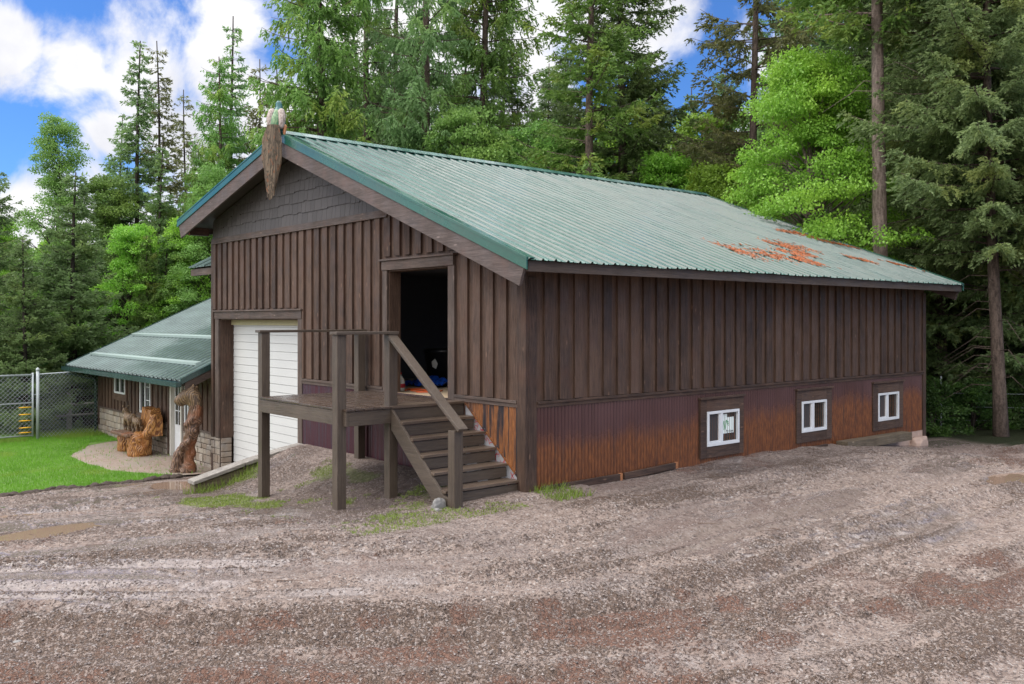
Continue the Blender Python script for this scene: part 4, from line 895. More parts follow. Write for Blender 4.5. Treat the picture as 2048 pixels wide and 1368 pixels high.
# ------------------------------------------------------------------ fence
FX = -19.35
fence = thing('chain_link_fence', 'chain link fence panel with round capped steel post joining the wing corner', 'fence', (FX, -1.7, -1.05))
MB().tube([(FX, -1.7, -1.2), (FX, -1.7, .93)], .045, 12).build('post', M['galv'], fence, None, True)
MB().tube([(FX, -1.7, .93), (FX, -1.7, .96), (FX, -1.7, 1.0), (FX, -1.7, 1.03)], [.05, .055, .045, .01], 12).build('post_cap', M['galv'], fence, None, True)
def linkmesh(x0, y0, x1, y1, z0, z1, pitch=.12, r=.0036):
    mb = MB(); L = math.hypot(x1 - x0, y1 - y0); H = z1 - z0; ux, uy = (x1 - x0) / L, (y1 - y0) / L; n = int((L + H) / pitch)
    for k in range(n + 1):
        for sgn in (1, -1):
            s0 = k * pitch - H; a0, b0 = max(0, s0), min(L, s0 + H)
            if b0 <= a0: continue
            za, zb = z0 + (a0 - s0), z0 + (b0 - s0)
            if sgn < 0: za, zb = z1 - (a0 - s0), z1 - (b0 - s0)
            mb.tube([(x0 + ux * a0, y0 + uy * a0, za), (x0 + ux * b0, y0 + uy * b0, zb)], r, 3, False)
    return mb
linkmesh(FX, -1.65, -19.75, .05, -1.0, .83).build('chain_mesh', M['galv'], fence, None)
MB().tube([(FX, -1.7, .83), (-19.78, .05, .87)], .02, 8).build('top_rail', M['galv'], fence, None, True)
gate = thing('chain_link_gate', 'chain link gate with galvanised frame and mid rail at the left edge', 'gate', (FX, -1.85, -1.0))
GY0, GY1 = -5.6, -1.83
mb = MB(); mb.tube([(FX, GY1, -.95), (FX, GY1, .88)], .028, 10); mb.tube([(FX, GY0, .82), (FX, GY1, .82)], .026, 10); mb.tube([(FX, GY0, -.02), (FX, GY1, .02)], .022, 10); mb.tube([(FX, GY0, -.92), (FX, GY1, -.92)], .022, 10); mb.tube([(FX, GY0, -.95), (FX, GY0, .88)], .028, 10)
mb.build('frame', M['galv'], gate, None, True)
linkmesh(FX + .01, GY0, FX + .01, GY1, -.92, .86).build('chain_mesh', M['galv'], gate, None)
MB().tube([(FX, -1.83, .25), (FX, -1.64, .25)], .014, 6).build('hinge', M['galv'], gate, None)
for k, z in enumerate((-.10, -.30, -.48, -.68, -.82)):
    MB().tube([(FX + .05, -2.2, z), (FX + .05, -2.05, z), (FX + .05, -1.88, z)], [.010, .02, .012], 8).build('insulator', M['yellow_plastic'], gate, None, True)
rf = thing('rail_fence', 'old grey wooden rail fence behind the chain link', 'fence', (-21.4, -2, -1.05))
for y in (-6.5, -4.3, -2.6, -.3, 1.6): MB().tube([(-21.5, y, -1.3), (-21.52, y, -.55), (-21.5, y, .12)], [.085, .08, .07], 8).build('post', M['greytimber'], rf, None, True)
for z in (-.28, -.62):
    MB().tube([(-21.4 + .03 * math.sin(k), -8 + k * 1.2, z + .02 * math.sin(k * 2.1)) for k in range(9)], .035, 7).build('rail', M['greytimber'], rf, None, True)
wf = thing('wire_fence', 'thin wire fence with steel posts at the forest edge right of the barn', 'fence', (2, 13, -.5))
q0, q1 = at(1860, 23.5), at(2300, 22.5)
for px_ in (1882, 2120): q = at(px_, 23.3); MB().tube([(q[0], q[1], -.8), (q[0], q[1], .95)], .022, 6).build('post', M['galv'], wf, None)
for z in (-.2, .15, .5): MB().tube([(q0[0], q0[1], z), (q1[0], q1[1], z)], .006, 4).build('wire', M['galv'], wf, None)
# ------------------------------------------------------------------ carved things and peacock (metaball bodies turned into meshes)
def blob(name, balls, mat, parent, res=.03, disp=None, thr=.6):
    mbd = bpy.data.metaballs.new(name); mbd.resolution = res; mbd.render_resolution = res; mbd.threshold = thr
    for b in balls:
        e = mbd.elements.new(); e.type = 'ELLIPSOID'; e.co = b[:3]; e.radius = 1.
        sx, sy, sz = (b[3],) * 3 if len(b) < 6 else b[3:6]
        e.size_x, e.size_y, e.size_z = sx * 1.22, sy * 1.22, sz * 1.22; e.radius = 1.0; e.stiffness = 2
        if len(b) > 6: e.rotation = b[6]
    o = bpy.data.objects.new(name + '_src', mbd); S.collection.objects.link(o); bpy.context.view_layer.update()
    dg = bpy.context.evaluated_depsgraph_get(); me = bpy.data.meshes.new_from_object(o.evaluated_get(dg)); me.name = name
    bpy.data.objects.remove(o); bpy.data.metaballs.remove(mbd)
    if disp:
        ns = [v.normal.copy() for v in me.vertices]
        for v, nn in zip(me.vertices, ns): v.co += nn * disp(v.co)
    me.materials.clear(); me.materials.append(mat); me.polygons.foreach_set('use_smooth', [True] * len(me.polygons))
    return link(bpy.data.objects.new(name, me), parent)
def chain(pts, n=6):
    out = []
    for (a, b) in zip(pts[:-1], pts[1:]):
        for k in range(n): t = k / n; out.append(tuple(a[i] * (1 - t) + b[i] * t for i in range(len(a))))
    out.append(pts[-1]); return out
# local frame of the statue: r = image right (camera lateral), f = toward camera
st0 = Vector((-11.15, -.62, -1.05)); rgt = Vector((cy_, sy_, 0)); fwd = Vector((sy_, -cy_, 0))
def L3(r, f, z): p = st0 + rgt * r + fwd * f; return (p.x, p.y, st0.z + z)
stt = thing('carved_statue', 'tall varnished chainsaw carving of a bear on a twisted trunk beside the wing door', 'statue', tuple(st0))
groove = lambda c: .018 * math.sin(c.z * 14 + 26 * math.atan2(c.y - st0.y, c.x - st0.x) * .35 + 5 * mnoise.noise(c * 3)) + .02 * mnoise.noise(c * 7)
tr = chain([L3(.33, 0, 1.62) + (0.143,), L3(.36, 0, 1.40) + (0.176,), L3(.33, 0, 1.2) + (0.187,), L3(.24, 0, 1.03) + (0.166,), L3(.27, 0, .88) + (0.166,), L3(.20, 0, .68) + (0.155,), L3(.10, 0, .5) + (0.155,)], 4)
tr += chain([L3(.05, 0, .52) + (0.132,), L3(-.06, 0, .34) + (0.132,), L3(-.08, .02, .14) + (0.132,), L3(-.12, .03, .0) + (0.143,)], 4)
tr += chain([L3(.14, 0, .55) + (0.143,), L3(.24, 0, .42) + (0.121,), L3(.17, 0, .25) + (0.132,), L3(.20, 0, .12) + (0.155,), L3(.17, .05, .02) + (0.209,)], 4)
tr += chain([L3(.33, .1, .95) + (0.088,), L3(.22, .15, .72) + (0.083,), L3(.06, .14, .56) + (0.088,)], 4) + chain([L3(.36, .1, 1.25) + (0.088,), L3(.16, .14, 1.08) + (0.088,)], 3)
bodyo = blob('body', tr, M['carved_brown'], stt, .03, groove)
hd = chain([L3(.34, 0, 1.50) + (0.179,), L3(.30, 0, 1.68) + (0.199,), L3(.22, 0, 1.79) + (0.186,)], 3) + chain([L3(.16, .02, 1.76) + (0.165,), L3(.05, .03, 1.68) + (0.131,), L3(-.05, .03, 1.61) + (0.117,)], 4) + [L3(.02, .03, 1.56) + (0.103,), L3(.10, .02, 1.62) + (0.138,)]
hd += [L3(.30, .08, 1.92) + (0.062,), L3(.33, -.07, 1.92) + (0.062,), L3(.31, .08, 1.97) + (0.041,)]
blob('head', hd, M['carved_grey'], stt, .025, lambda c: .006 * mnoise.noise(c * 12))
blob('nose', [L3(-.105, .05, 1.61) + (.04,), L3(-.10, .05, 1.585) + (.035,)], M['dark_eye'], stt, .015)
blob('eye', [L3(.12, .135, 1.76) + (.024,)], M['dark_eye'], stt, .01); blob('mouth', chain([L3(-.09, .10, 1.55) + (.014,), L3(.05, .115, 1.555) + (.014,)], 5), M['dark_eye'], stt, .01)
# bench
bc = thing('carved_bench', 'golden varnished log bench with carved animals standing on its seat and back', 'bench', (-14.7, -.5, -1.05))
bz = -1.05
def gv(c): return .02 * math.sin(c.z * 9 + c.x * 22 + 6 * mnoise.noise(c * 2.5)) + .015 * mnoise.noise(c * 8)
def stumps(x0, y0, h, rx, ry): return [(x0, y0, bz + t * h, rx * (1.12 - .12 * t), ry, .17) for t in (0.03, .2, .4, .6, .8, .97)]
blob('stump_leg', stumps(-13.95, -.50, .50, .42, .36), M['carved_gold'], bc, .035, gv)
blob('stump_leg', stumps(-15.65, -.45, .42, .26, .30), M['carved_gold'], bc, .035, gv)
mb = MB(); mb.hexa([(-15.95, -.82, bz + .47), (-13.8, -.86, bz + .50), (-13.8, -.18, bz + .50), (-15.95, -.15, bz + .47), (-15.95, -.82, bz + .55), (-13.8, -.86, bz + .58), (-13.8, -.18, bz + .58), (-15.95, -.15, bz + .55)]); mb.build('seat', M['carved_brown'], bc, .02)
bk = MB(); rs = random.Random(9); xs = [-15.3 + i * .105 for i in range(18)]; top = [.60 + (.55 if i > 5 else .0) + .04 * math.sin(i) + rs.uniform(-.09, .10) - (.10 * max(0, i - 13) / 4) for i in range(18)]
vsf = [(x, -.34 + .03 * math.sin(i * 2), bz + .5) for i, x in enumerate(xs)] + [(x, -.26 + .03 * math.sin(i * 2), bz + t) for i, (x, t) in enumerate(zip(xs, top))]
vsb = [(x, -.02, z) for x, y, z in vsf]
n_ = 18; bk.add(vsf + vsb, [(i, i + 1, n_ + i + 1, n_ + i) for i in range(n_ - 1)] + [(2 * n_ + i + 1, 2 * n_ + i, 3 * n_ + i, 3 * n_ + i + 1) for i in range(n_ - 1)] + [(n_ + i, n_ + i + 1, 3 * n_ + i + 1, 3 * n_ + i) for i in range(n_ - 1)] + [(0, n_, 3 * n_, 2 * n_), (n_ - 1, 3 * n_ - 1, 4 * n_ - 1, 2 * n_ - 1), ])
bk.build('backrest', M['carved_gold'], bc)
blob('armrest', chain([(-13.66, -.40, bz + .50, .15), (-13.58, -.28, bz + .80, .13), (-13.56, -.22, bz + 1.0, .09)], 4), M['carved_gold'], bc, .03, gv)
def cat4(x, y, z, s, face):
    b = chain([(x - .28 * s, y, z + .42 * s, .15 * s), (x, y, z + .40 * s, .16 * s), (x + .26 * s, y, z + .40 * s, .17 * s)], 4)
    b += [(x + face * .44 * s, y - .03, z + .60 * s, .125 * s), (x + face * .55 * s, y - .04, z + .56 * s, .07 * s), (x + face * .36 * s, y, z + .50 * s, .12 * s)]
    b += [(x + face * .42 * s, y + .05, z + .74 * s, .04 * s), (x + face * .42 * s, y - .09, z + .74 * s, .04 * s)]
    for lx in (-.27, .27):
        for ly in (-.06, .07): b += chain([(x + lx * s, y + ly, z + .30 * s, .085 * s), (x + lx * s * 1.05, y + ly, z + .14 * s, .065 * s), (x + lx * s, y + ly, z + .02 * s, .07 * s)], 3)
    b += chain([(x - face * .38 * s, y, z + .40 * s, .05 * s), (x - face * .50 * s, y, z + .18 * s, .05 * s)], 3); return b
blob('carved_animal', cat4(-15.35, -.45, bz + .53, .9, -1), M['carved_grey'], bc, .025, lambda c: .008 * math.sin(c.x * 60 + c.z * 30))
blob('carved_animal', cat4(-14.25, -.50, bz + .57, .72, -1), M['carved_grey'], bc, .025, lambda c: .008 * math.sin(c.x * 60 + c.z * 30))
bc.scale = (.66, 1, .98); bc.location.x -= .08
# peacock on the ridge end, seen from behind, its train hanging down the gable
pk = Vector((-6.36, -.62, 6.0))
pc = thing('peacock', 'peacock perched on the barn ridge with its long brown train hanging down the gable', 'peacock', tuple(pk))
def pm(name, a, b, r=.5):
    m, g = newmat(name); v = ocoord(g, (1, 1, .35)); finish(g, g.mix(g.ramp(g.noise(v, 45., 3), .35, .65), a, b), r); return m
M['blueg'] = pm('teal_plumage', (.01, .05, .07), (.03, .16, .14), .3); M['barred'] = pm('pale_barred_wing', (.20, .15, .12), (.46, .38, .33)); M['greenback'] = pm('green_scale_back', (.06, .16, .07), (.2, .3, .14), .35)
M['rufous'] = pm('rufous_flight_feathers', (.35, .13, .05), (.5, .22, .08))
def K3(r, f, z): p = pk + rgt * r + fwd * f; return (p.x, p.y, p.z + z)
blob('body', chain([K3(0, .0, -.02) + (.15,), K3(0, -.06, .10) + (.18,), K3(0, -.14, .24) + (.15,)], 4) + chain([K3(0, -.16, .32) + (.10,), K3(.01, -.18, .42) + (.075,), K3(.0, -.18, .50) + (.065,)], 3) + [K3(.0, -.26, .50) + (.03,)], M['blueg'], pc, .02)
blob('back', chain([K3(-.01, .05, .0) + (.12,), K3(0, .03, .14) + (.12,), K3(0, -.03, .28) + (.10,)], 4), M['greenback'], pc, .02)
for s_ in (-1, 1):
    blob('wing', chain([K3(.085 * s_ + .01, -.0, .30) + (.085,), K3(.11 * s_ + .01, .05, .15) + (.09,), K3(.10 * s_ + .01, .08, .0) + (.065,)], 4), M['barred'], pc, .02)
blob('flight_feathers', chain([K3(.17, .02, .02) + (.05,), K3(.16, .05, -.14) + (.035,)], 4), M['rufous'], pc, .02)
vs = []; fs = []; rs = random.Random(2)
for k in range(520):
    a = rs.uniform(-1, 1); ln = rs.uniform(.75, 1.42) * (1 - .28 * abs(a) ** 2); r0 = .09 * a + rs.uniform(-.02, .02); b0 = len(vs); w0 = rs.uniform(.004, .011); lay = rs.uniform(0, .05)
    for j in range(8):
        t = j / 7; sp = .095 + .075 * math.sin(min(1, t * 1.3) * 3.14 * .6) - .15 * max(0, t - .62)
        rr = a * sp - .02 + .01 * math.sin(k + t * 6) - .03 * t; ff = .10 + .04 * t + lay + .05 * (1 - a * a); w = w0 * (1 + .9 * math.sin(t * 3.14))
        z_ = .02 - ln * t; vs += [K3(rr - w, ff, z_), K3(rr + w, ff, z_)]
        if j: fs.append((b0 + 2 * j - 2, b0 + 2 * j - 1, b0 + 2 * j + 1, b0 + 2 * j))
m_, g_ = newmat('train_feathers'); v_ = ocoord(g_, (1, 1, .4)); c_ = g_.mix(island(g_), (.06, .038, .02), (.21, .15, .09)); c_ = g_.mix(g_.ramp(g_.noise(v_, 30., 3), .5, .62), c_, (.05, .035, .015)); c_ = g_.mix(g_.ramp(g_.noise(v_, 22., 2), .6, .68), c_, (.20, .08, .03)); finish(g_, c_, .6)
npmesh('train', vs, fs, m_, pc)
MB().tube([K3(-.05, -.05, -.02), K3(-.05, -.05, -.14)], .012, 6).build('leg', M['barred'], pc, None); MB().tube([K3(.05, -.05, -.02), K3(.05, -.05, -.14)], .012, 6).build('leg', M['barred'], pc, None)
# ------------------------------------------------------------------ trees
def quads(name, base, dirv, ln, wd, mat, rs, roll=None):
    n = len(base); r = rs.normal(size=(n, 3)); s = np.cross(dirv, r); s /= np.linalg.norm(s, axis=1)[:, None] + 1e-9
    if roll is not None:            # flatten: side vector mostly horizontal
        s = s * (1 - roll) + roll * np.cross(dirv, np.array([[0, 0, 1.]])) ; s /= np.linalg.norm(s, axis=1)[:, None] + 1e-9
    V = np.zeros((n, 4, 3)); mid = base + dirv * (ln * .45)[:, None]
    V[:, 0] = base; V[:, 1] = mid + s * wd[:, None]; V[:, 2] = base + dirv * ln[:, None]; V[:, 3] = mid - s * wd[:, None]
    return npmesh(name, V.reshape(-1, 3), np.arange(4 * n).reshape(-1, 4), mat, link_=False)
def nrm(a): return a / (np.linalg.norm(a, axis=1)[:, None] + 1e-9)
def conifer(seed, H, base, Rm, mat, barkm, trunk_r, whorl=.38, nb=5, droop=.35, hang=.3, twig=.10, spray=.15, width=.028, dens=1., sparse=0., shape=.8, dead=0, lean=0., tip=.25, full=4.2):
    rs = np.random.RandomState(seed); tm = MB()
    def axis_(z): t = z / H; return np.array([lean * z + .12 * math.sin(z * .35 + seed) * t, .12 * math.cos(z * .3 + seed * 2) * t])
    zs = [H * k / 14 for k in range(15)]
    tm.tube([(*axis_(z), z - .3 * (z == 0)) for z in zs], [trunk_r * (1 - .93 * z / H) * (1.25 if z == 0 else 1) + .012 for z in zs], 9)
    TB, TD, TL, = [], [], []
    z = base
    def curve(p0, d, L, z0, t, dr):
        up = .12 * (1 - z0 / H) if True else 0
        return np.stack([p0[0] + d[0] * L * t, p0[1] + d[1] * L * t, z0 + L * (tip * t * (1.0) - dr * t ** 1.6 + .18 * t ** 4)], -1)
    while z < H - .15:
        rel = (z - base) / (H - base); prof = (1 - rel) ** shape * min(1, .55 + rel * 4)
        for b in range(nb):
            if rs.rand() < sparse: continue
            a = rs.uniform(0, 6.283); L = Rm * prof * rs.uniform(.55, 1.12) + .12; d = (math.cos(a), math.sin(a)); z0 = z + rs.uniform(-.15, .15); p0 = axis_(z0)
            dr = droop * rs.uniform(.5, 1.4) * (1 - .7 * rel)
            tt = np.linspace(0, 1, 6); C = curve(p0, d, L, z0, tt, dr); tm.tube([tuple(c) for c in C], [max(.004, .007 + .012 * L * (1 - q)) for q in tt], 3, False)
            n = max(3, int(L / twig * dens)); t = rs.uniform(.10 if L < 1 else .16, 1, n); P = curve(p0, d, L, z0, t, dr); P2 = curve(p0, d, L, z0, np.minimum(t + .05, 1.05), dr); D = nrm(P2 - P)
            for sgn in (-1, 1):
                side = np.array([-d[1], d[0], 0]) * sgn
                td = D * rs.uniform(.35, .9, (n, 1)) + side * rs.uniform(.4, 1., (n, 1)) + np.array([0, 0, -1.]) * hang * rs.uniform(.3, 1.6, (n, 1)); td = nrm(td)
                tl = (.10 + .36 * L * np.sqrt(np.clip(1 - t, 0, 1)) * .75 + .05) * rs.uniform(.5, 1.2, n); TB.append(P); TD.append(td); TL.append(np.minimum(tl, .75))
        z += whorl * rs.uniform(.7, 1.3)
    for k in range(dead):
        z0 = rs.uniform(base * .25, base); a = rs.uniform(0, 6.28); L = rs.uniform(.5, 1.6); p0 = axis_(z0); tm.tube([(p0[0] + math.cos(a) * L * t, p0[1] + math.sin(a) * L * t, z0 - .3 * L * t * t + .1 * math.sin(t * 5)) for t in (0, .4, .7, 1)], [.015, .01, .007, .003], 3, False)
    TB, TD, TL = np.concatenate(TB), np.concatenate(TD), np.concatenate(TL)
    reps = np.maximum(3, (TL / spray * full).astype(int)); idx = np.repeat(np.arange(len(TB)), reps); n = len(idx)
    u = rs.uniform(0, 1, n); base_ = TB[idx] + TD[idx] * (TL[idx] * u)[:, None] + np.array([0, 0, -1.]) * (hang * .35 * TL[idx] * u ** 2)[:, None]
    dv = TD[idx] + rs.normal(0, .42, (n, 3)) + np.array([0, 0, -.25 * hang]); dv = nrm(dv); ln = spray * rs.uniform(.6, 1.35, n)
    crown = quads('crown', base_, dv, ln, width * rs.uniform(.6, 1.3, n), mat, rs, .35)
    me = bpy.data.meshes.new('trunk'); me.from_pydata(tm.v, [], tm.f); me.polygons.foreach_set('use_smooth', [True] * len(me.polygons)); me.materials.append(barkm)
    return me, crown
def broadleaf(seed, H, Rm, mat, barkm, trunk_r, cz=.25, leaf=.075, nclump=150, per=190, flat=.5, off=(0, 0), clump=.45, droop=.5, stems=1):
    rs = np.random.RandomState(seed); tm = MB(); C = []
    for s_ in range(stems):
        sx, sy = (0, 0) if stems == 1 else (rs.uniform(-.3, .3), rs.uniform(-.3, .3)); zs = np.linspace(0, H * .88, 10)
        spine = [(sx + off[0] * (z / H) ** 1.3 + .15 * math.sin(z * .6 + seed + s_) * z / H * 2, sy + off[1] * (z / H) ** 1.3 + .15 * math.cos(z * .5 + seed) * z / H * 2, z - .3 * (z == 0)) for z in zs]
        tm.tube(spine, [trunk_r * (1 - .9 * i / 9) + .008 for i in range(10)], 7)
        for k in range(nclump // stems):
            q = rs.uniform(cz, 1.0); z = H * q; i = min(8, int(q * .9 * 9)); sp = np.array(spine[i]); rel = (q - cz) / (1 - cz)
            rad = Rm * (math.sin(min(1, rel * 1.15 + .12) * math.pi) ** .55 if rel < .8 else 1.5 * (1 - rel) + .25) * rs.uniform(.25, 1.) ** .6
            a = rs.uniform(0, 6.283); c = np.array([sp[0] + math.cos(a) * rad, sp[1] + math.sin(a) * rad, z + rs.uniform(-.3, .3)]); C.append(c)
            st = np.array([sp[0], sp[1], max(.3, z - rad * .6)]); m1 = (st + c) / 2 + np.array([0, 0, .15 * rad]) + rs.normal(0, .06, 3)
            tm.tube([tuple(st), tuple(m1), tuple(c)], [.010 + .010 * rad, .010 + .004 * rad, .004], 3, False)
    C = np.array(C); n = len(C) * per; idx = np.repeat(np.arange(len(C)), per); sc = clump * rs.uniform(.6, 1.3, len(C))
    r = rs.normal(0, 1, (n, 3)); r = nrm(r) * rs.uniform(.1, 1, (n, 1)) ** .5; r[:, 2] *= flat; r[:, 2] -= .35 * droop * (r[:, 0] ** 2 + r[:, 1] ** 2)
    p = C[idx] + r * sc[idx][:, None]; dv = nrm(rs.normal(0, .6, (n, 3)) + r * .8 + np.array([0, 0, -droop])); ln = leaf * rs.uniform(.6, 1.3, n)
    crown = quads('crown', p, dv, ln, ln * .34, mat, rs, .5)
    me = bpy.data.meshes.new('trunk'); me.from_pydata(tm.v, [], tm.f); me.polygons.foreach_set('use_smooth', [True] * len(me.polygons)); me.materials.append(barkm)
    return me, crown
def place(kind, meshes, px, d, z0, label, cat='tree', rot=0., sc=1., group=None, sz=None):
    x, y = at(px, d); t = bpy.data.objects.new(kind, None); t.location = (x, y, z0); t.rotation_euler = (0, 0, rot); t.scale = (sc, sc, sz or sc); S.collection.objects.link(t); tag(t, label, cat, group)
    for nm, me in zip(('trunk', 'crown'), meshes):
        c = bpy.data.objects.new(nm, me); S.collection.objects.link(c); c.parent = t
    return t
FZ = -1.3
# --- meshes
spA = conifer(1, 15.5, 1.2, 2.1, M['spruce'], M['barkdark'], .16, droop=.40, hang=.45, sparse=.08, shape=.75, nb=6, whorl=.34)
spB = conifer(2, 16.5, 1.0, 2.5, M['spruce'], M['barkdark'], .17, droop=.30, hang=.30, sparse=.25, shape=.85, whorl=.36, nb=6)
spD = conifer(3, 8.6, .15, 2.3, M['spruce'], M['barkdark'], .13, whorl=.26, droop=.25, hang=.2, sparse=.0, shape=.85, nb=6)
spS = conifer(4, 15.5, 2.0, 1.35, M['olive'], M['barkdark'], .12, sparse=.3, droop=.35, hang=.45, shape=.6, whorl=.36)
hgA = conifer(5, 22, 3.0, 3.0, M['larch'], M['bark'], .26, whorl=.48, droop=.45, hang=1.2, sparse=.10, shape=.45, twig=.10, spray=.16, nb=7)
hgB = conifer(6, 22, 4.5, 2.9, M['spruce'], M['bark'], .25, whorl=.55, droop=.35, hang=1.3, sparse=.28, shape=.45, twig=.11, spray=.17, dead=25, nb=6)
frA = conifer(7, 22, 2.0, 3.2, M['fir'], M['bark'], .24, whorl=.42, droop=.30, hang=.45, sparse=.05, shape=.5, nb=7)
yel = conifer(8, 21, 6.0, 2.5, M['larch'], M['bark'], .20, whorl=.50, droop=.2, hang=.35, sparse=.2, shape=.5, dead=20)
olv = conifer(9, 22, 3.0, 3.2, M['olive'], M['bark'], .20, whorl=.52, droop=.25, hang=.5, sparse=.32, shape=.5, dead=12)
nrA = conifer(10, 17, 4.6, 3.6, M['nearfir'], M['bark'], .15, whorl=.34, nb=6, droop=.42, hang=.40, twig=.075, spray=.10, width=.022, dens=1.25, sparse=.03, shape=.42, full=3.4, dead=36, lean=-.045)
nrB = conifer(11, 16, .8, 3.3, M['nearfir'], M['bark'], .2, whorl=.36, nb=6, droop=.35, hang=.4, twig=.09, spray=.11, width=.025, dens=1.1, sparse=.03, shape=.45)
dkC = conifer(12, 16, .3, 3.0, M['fir'], M['barkdark'], .2, whorl=.36, nb=6, droop=.45, hang=.7, sparse=.05, shape=.4, twig=.11, dead=10)
pin = conifer(13, 24, 10.5, 3.4, M['larch'], M['barkgrey'], .21, whorl=.42, nb=5, droop=.30, hang=.5, sparse=.1, shape=.4, dead=10)
blA = broadleaf(21, 11.5, 1.9, M['leaf2'], M['barkdark'], .12, .12, nclump=230, per=220)
blB = broadleaf(22, 10.2, 2.7, M['leaf'], M['barkgrey'], .14, .28, leaf=.075, nclump=360, per=340, off=(-.9, -.8), clump=.50, droop=.8, stems=2)
blC = broadleaf(23, 10.5, 2.7, M['leaf2'], M['barkdark'], .12, .2, nclump=260, per=230, leaf=.085)
blD = broadleaf(24, 9.5, 2.4, M['leaf'], M['barkdark'], .12, .2, nclump=240, per=220, leaf=.085)
blE = broadleaf(25, 7.6, 1.6, M['leaf3'], M['barkdark'], .09, .2, nclump=110, per=160, leaf=.08)
bsh = broadleaf(26, 2.2, 1.3, M['under'], M['barkdark'], .03, .05, nclump=70, per=120, leaf=.08, clump=.35, stems=3)
# --- named trees, left to right
G = 'conifers seen behind the wing'
place('fir_tree', nrB, -75, 28.5, FZ, 'dark drooping fir cut by the left edge of the photo', sc=.66, rot=1.)
place('spruce_tree', spD, 50, 27.5, FZ, 'small dark spruce standing just behind the chain link gate', sc=.72, rot=.4)
place('broadleaf_tree', blA, 105, 36, FZ, 'tall narrow leafy tree with wispy top at the far left', sc=1.02, rot=0)
place('spruce_tree', spD, 150, 30, FZ, 'dense dark pointed spruce left of the wing roof', sc=1.0, rot=2.)
place('spruce_tree', spA, 276, 38, FZ, 'left one of the twin tall slim spruces against the clouds', sc=1.0, rot=.5)
place('spruce_tree', spS, 315, 39.5, FZ, 'right one of the twin tall slim spruces against the clouds', sc=1.03, rot=1.5)
place('spruce_tree', spB, 240, 43, FZ, 'broad spruce behind the left twin spruce', sc=.82, rot=2.5)
place('spruce_tree', spS, 372, 45, FZ, 'thin sparse spruce with bare stem right of the twin spruces', sc=.98, rot=3.)
place('larch_tree', hgA, 395, 36, FZ, 'light green feathery larch above the wing roof', sc=.48, rot=3.)
place('broadleaf_tree', blC, 205, 37, FZ, 'leafy tree left of the twin slim spruces', sc=.92, rot=2.2)
place('broadleaf_tree', blC, 345, 37, FZ, 'leafy tree right of the twin slim spruces', sc=.80, rot=4.2)
place('broadleaf_tree', blA, 420, 34, FZ, 'leafy tree close to the left eave of the barn', sc=.82, rot=1.)
place('spruce_tree', spB, 462, 41, FZ, 'tall pointed spruce left of the peacock', sc=1.06, rot=.9)
place('larch_tree', hgA, 440, 37, FZ, 'full drooping larch just left of the peacock', sc=.66, rot=5.)
place('spruce_tree', spB, 560, 41, FZ, 'broad spruce standing behind the ridge end', sc=.92, rot=5.)
place('larch_tree', hgB, 795, 37, FZ, 'thin drooping spruce between two thicker trunks above the roof', sc=.95, rot=.4)
place('fir_tree', frA, 1095, 38, FZ, 'dark fir in the gap between the drooping larch and the yellow-green fir', sc=.66, rot=1.2)
place('spruce_tree', spB, 320, 36, FZ, 'dense spruce in front of the twin slim spruces', sc=.66, rot=1.9)
place('spruce_tree', spS, 515, 38, FZ, 'sparse spruce right behind the peacock', sc=.95, rot=.2)
place('larch_tree', hgA, 640, 31, FZ, 'thick drooping larch just right of the ridge end', sc=1.0, rot=.3)
place('spruce_tree', hgB, 735, 35, FZ, 'thin drooping spruce behind the ridge', sc=.95, rot=1.3)
place('spruce_tree', hgB, 848, 31, FZ, 'drooping spruce with a dark bare trunk above the middle of the roof', sc=1.0, rot=2.6)
place('larch_tree', hgA, 968, 34, FZ, 'drooping larch left of the sky gap', sc=1.0, rot=4.)
place('fir_tree', yel, 1182, 29, FZ, 'yellow-green fir with bare lower trunk above the roof', sc=1.0, rot=1.)
place('fir_tree', frA, 1245, 33, FZ, 'tall dark fir behind the yellow-green fir', sc=1.0, rot=2.)
place('fir_tree', olv, 1506, 31, FZ, 'open olive-green tree with thin branches against blue sky', sc=1.0, rot=.7)
place('fir_tree', frA, 1610, 36, FZ, 'dark fir behind the bright leafy tree', sc=1.02, rot=4.4)
place('broadleaf_tree', blC, 1060, 31, FZ, 'rounded leafy tree below the drooping larch', sc=1.0, rot=1.)
place('broadleaf_tree', blC, 925, 29.5, FZ, 'leafy tree with a pointed top right of the bare trunk', sc=1.02, rot=2.)
place('broadleaf_tree', blE, 830, 28, FZ, 'bronze-green shrubby tree peeking over the ridge', sc=.98, rot=2.)
place('broadleaf_tree', blE, 955, 27.5, FZ, 'second bronze-green shrubby tree nearer the middle of the ridge', sc=.95, rot=5.)
place('broadleaf_tree', blD, 1330, 31, FZ, 'fresh green leafy tree above the end of the ridge', sc=1.0, rot=3.)
place('broadleaf_tree', blD, 1440, 29.5, FZ, 'fresh green leafy tree left of the bright overhanging one', sc=.92, rot=5.)
place('broadleaf_tree', blB, 1675, 23.8, -.8, 'bright lime green leafy tree hanging over the roof slope', sc=1.0, rot=0)
place('pine_tree', pin, 1759, 22.3, -.9, 'tall pine with straight pale bare trunk', sc=1.0, rot=0)
place('fir_tree', nrA, 2003, 21.5, -.5, 'near fir with slim bare lower trunk at the right edge', sc=1.0, rot=R(-20))
place('fir_tree', nrB, 1880, 26.5, -1., 'blue-green fir between the pine trunk and the right edge', sc=1.0, rot=2.)
place('fir_tree', nrB, 2120, 23.5, -1., 'blue-green fir cut by the right edge of the photo', sc=1.05, rot=4.)
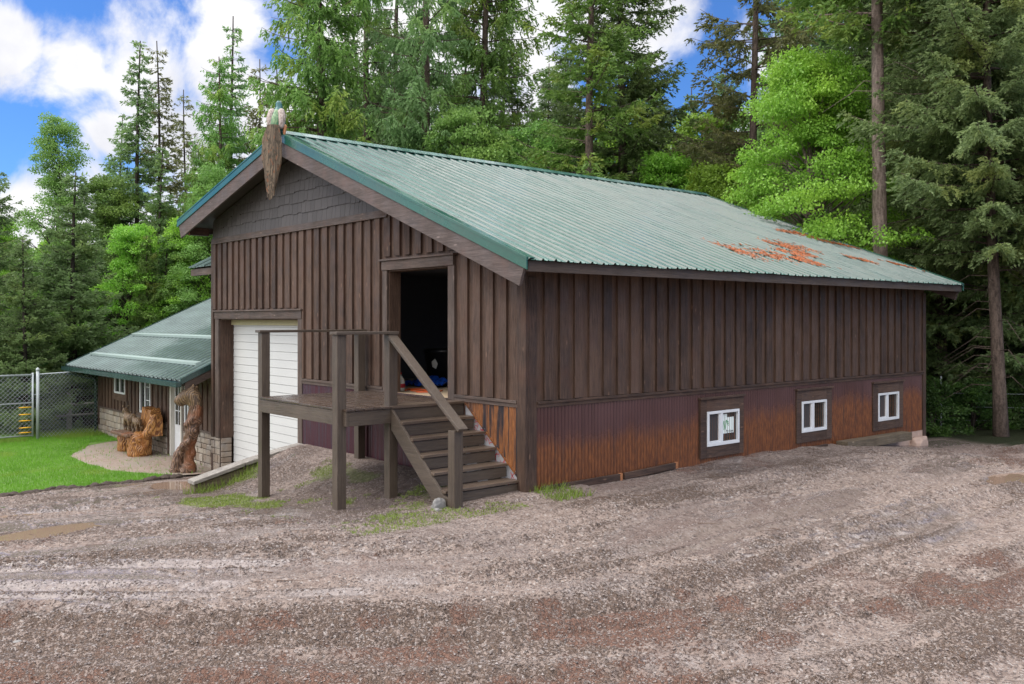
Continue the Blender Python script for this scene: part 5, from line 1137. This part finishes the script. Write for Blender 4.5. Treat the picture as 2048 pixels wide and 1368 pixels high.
# --- woodland behind
rs = random.Random(77); kinds = [('fir_tree', dkC, 'dark fir deep in the wood'), ('fir_tree', frA, 'tall dark fir in the wood behind the barn'), ('spruce_tree', spB, 'spruce in the wood behind the barn'), ('broadleaf_tree', blC, 'leafy tree in the wood behind the barn')]
for i, (px_, d_) in enumerate([(1860, 28), (1935, 29), (1990, 27), (2080, 30), (2160, 27), (1800, 32), (1720, 33), (2020, 34), (1900, 36), (2240, 30), (1780, 29)]):
    place('cedar_tree', dkC, px_, d_, -1.2, 'dark shaded conifer in the wood right of the barn', rot=rs.uniform(0, 6), sc=rs.uniform(.8, 1.1), group='dark conifers right of the barn')
for i in range(26):
    px_ = -220 + i * 34 + rs.uniform(-10, 10); 
    if px_ > 600: break
    k = [(spD, .9, 'spruce_tree'), (blC, .72, 'broadleaf_tree'), (blD, .8, 'broadleaf_tree'), (hgA, .38, 'larch_tree')][i % 4]; d_ = rs.uniform(33, 42)
    place(k[2], k[0], px_, d_, FZ, {'spruce_tree': 'dark spruce in the low tree line behind the wing', 'broadleaf_tree': 'leafy tree in the low tree line behind the wing', 'larch_tree': 'light green larch in the low tree line behind the wing'}[k[2]], rot=rs.uniform(0, 6), sc=k[1] * rs.uniform(.8, 1.0), group=k[2].replace('_', ' ') + 's in the low tree line behind the wing')
for i in range(32):
    px_ = 580 + i * 38 + rs.uniform(-18, 18); d_ = rs.uniform(36, 48); k = [(blC, 1.25, 'broadleaf_tree'), (spB, .95, 'spruce_tree'), (blD, 1.35, 'broadleaf_tree'), (frA, .7, 'fir_tree')][i % 4]
    place(k[2], k[0], px_, d_, FZ, {'spruce_tree': 'spruce partly hidden in the wood behind the barn roof', 'broadleaf_tree': 'leafy tree partly hidden in the wood behind the barn roof', 'fir_tree': 'dark fir partly hidden in the wood behind the barn roof'}[k[2]], rot=rs.uniform(0, 6), sc=k[1] * rs.uniform(.85, 1.1), group=k[2].replace('_', ' ') + 's partly hidden behind the barn roof')
for i in range(26):
    px_ = -200 + i * 100 + rs.uniform(-30, 30); d_ = rs.uniform(52, 70); k = [spD, frA, blC][i % 3]; s_ = [1.1, .5, .8][i % 3]
    place('forest_tree', k, px_, d_, FZ, 'distant tree of the far wood', rot=rs.uniform(0, 6), sc=s_ * rs.uniform(.8, 1.1), group='distant trees of the far wood')
for i, (px_, d_) in enumerate([(1865, 22.5), (1900, 23.5), (1950, 23), (1985, 24.5), (2035, 23.5), (2090, 23), (1930, 25.5), (1875, 25), (2010, 26), (2060, 27)]):
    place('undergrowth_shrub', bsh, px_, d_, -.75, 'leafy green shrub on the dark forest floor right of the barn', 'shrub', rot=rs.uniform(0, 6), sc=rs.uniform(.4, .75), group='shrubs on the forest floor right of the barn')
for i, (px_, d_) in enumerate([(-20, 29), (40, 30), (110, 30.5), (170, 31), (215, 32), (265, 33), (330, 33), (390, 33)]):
    place('undergrowth_shrub', bsh, px_, d_, -1.3, 'leafy shrub between the rail fence and the wood', 'shrub', rot=rs.uniform(0, 6), sc=rs.uniform(.9, 1.4), group='shrubs behind the rail fence')
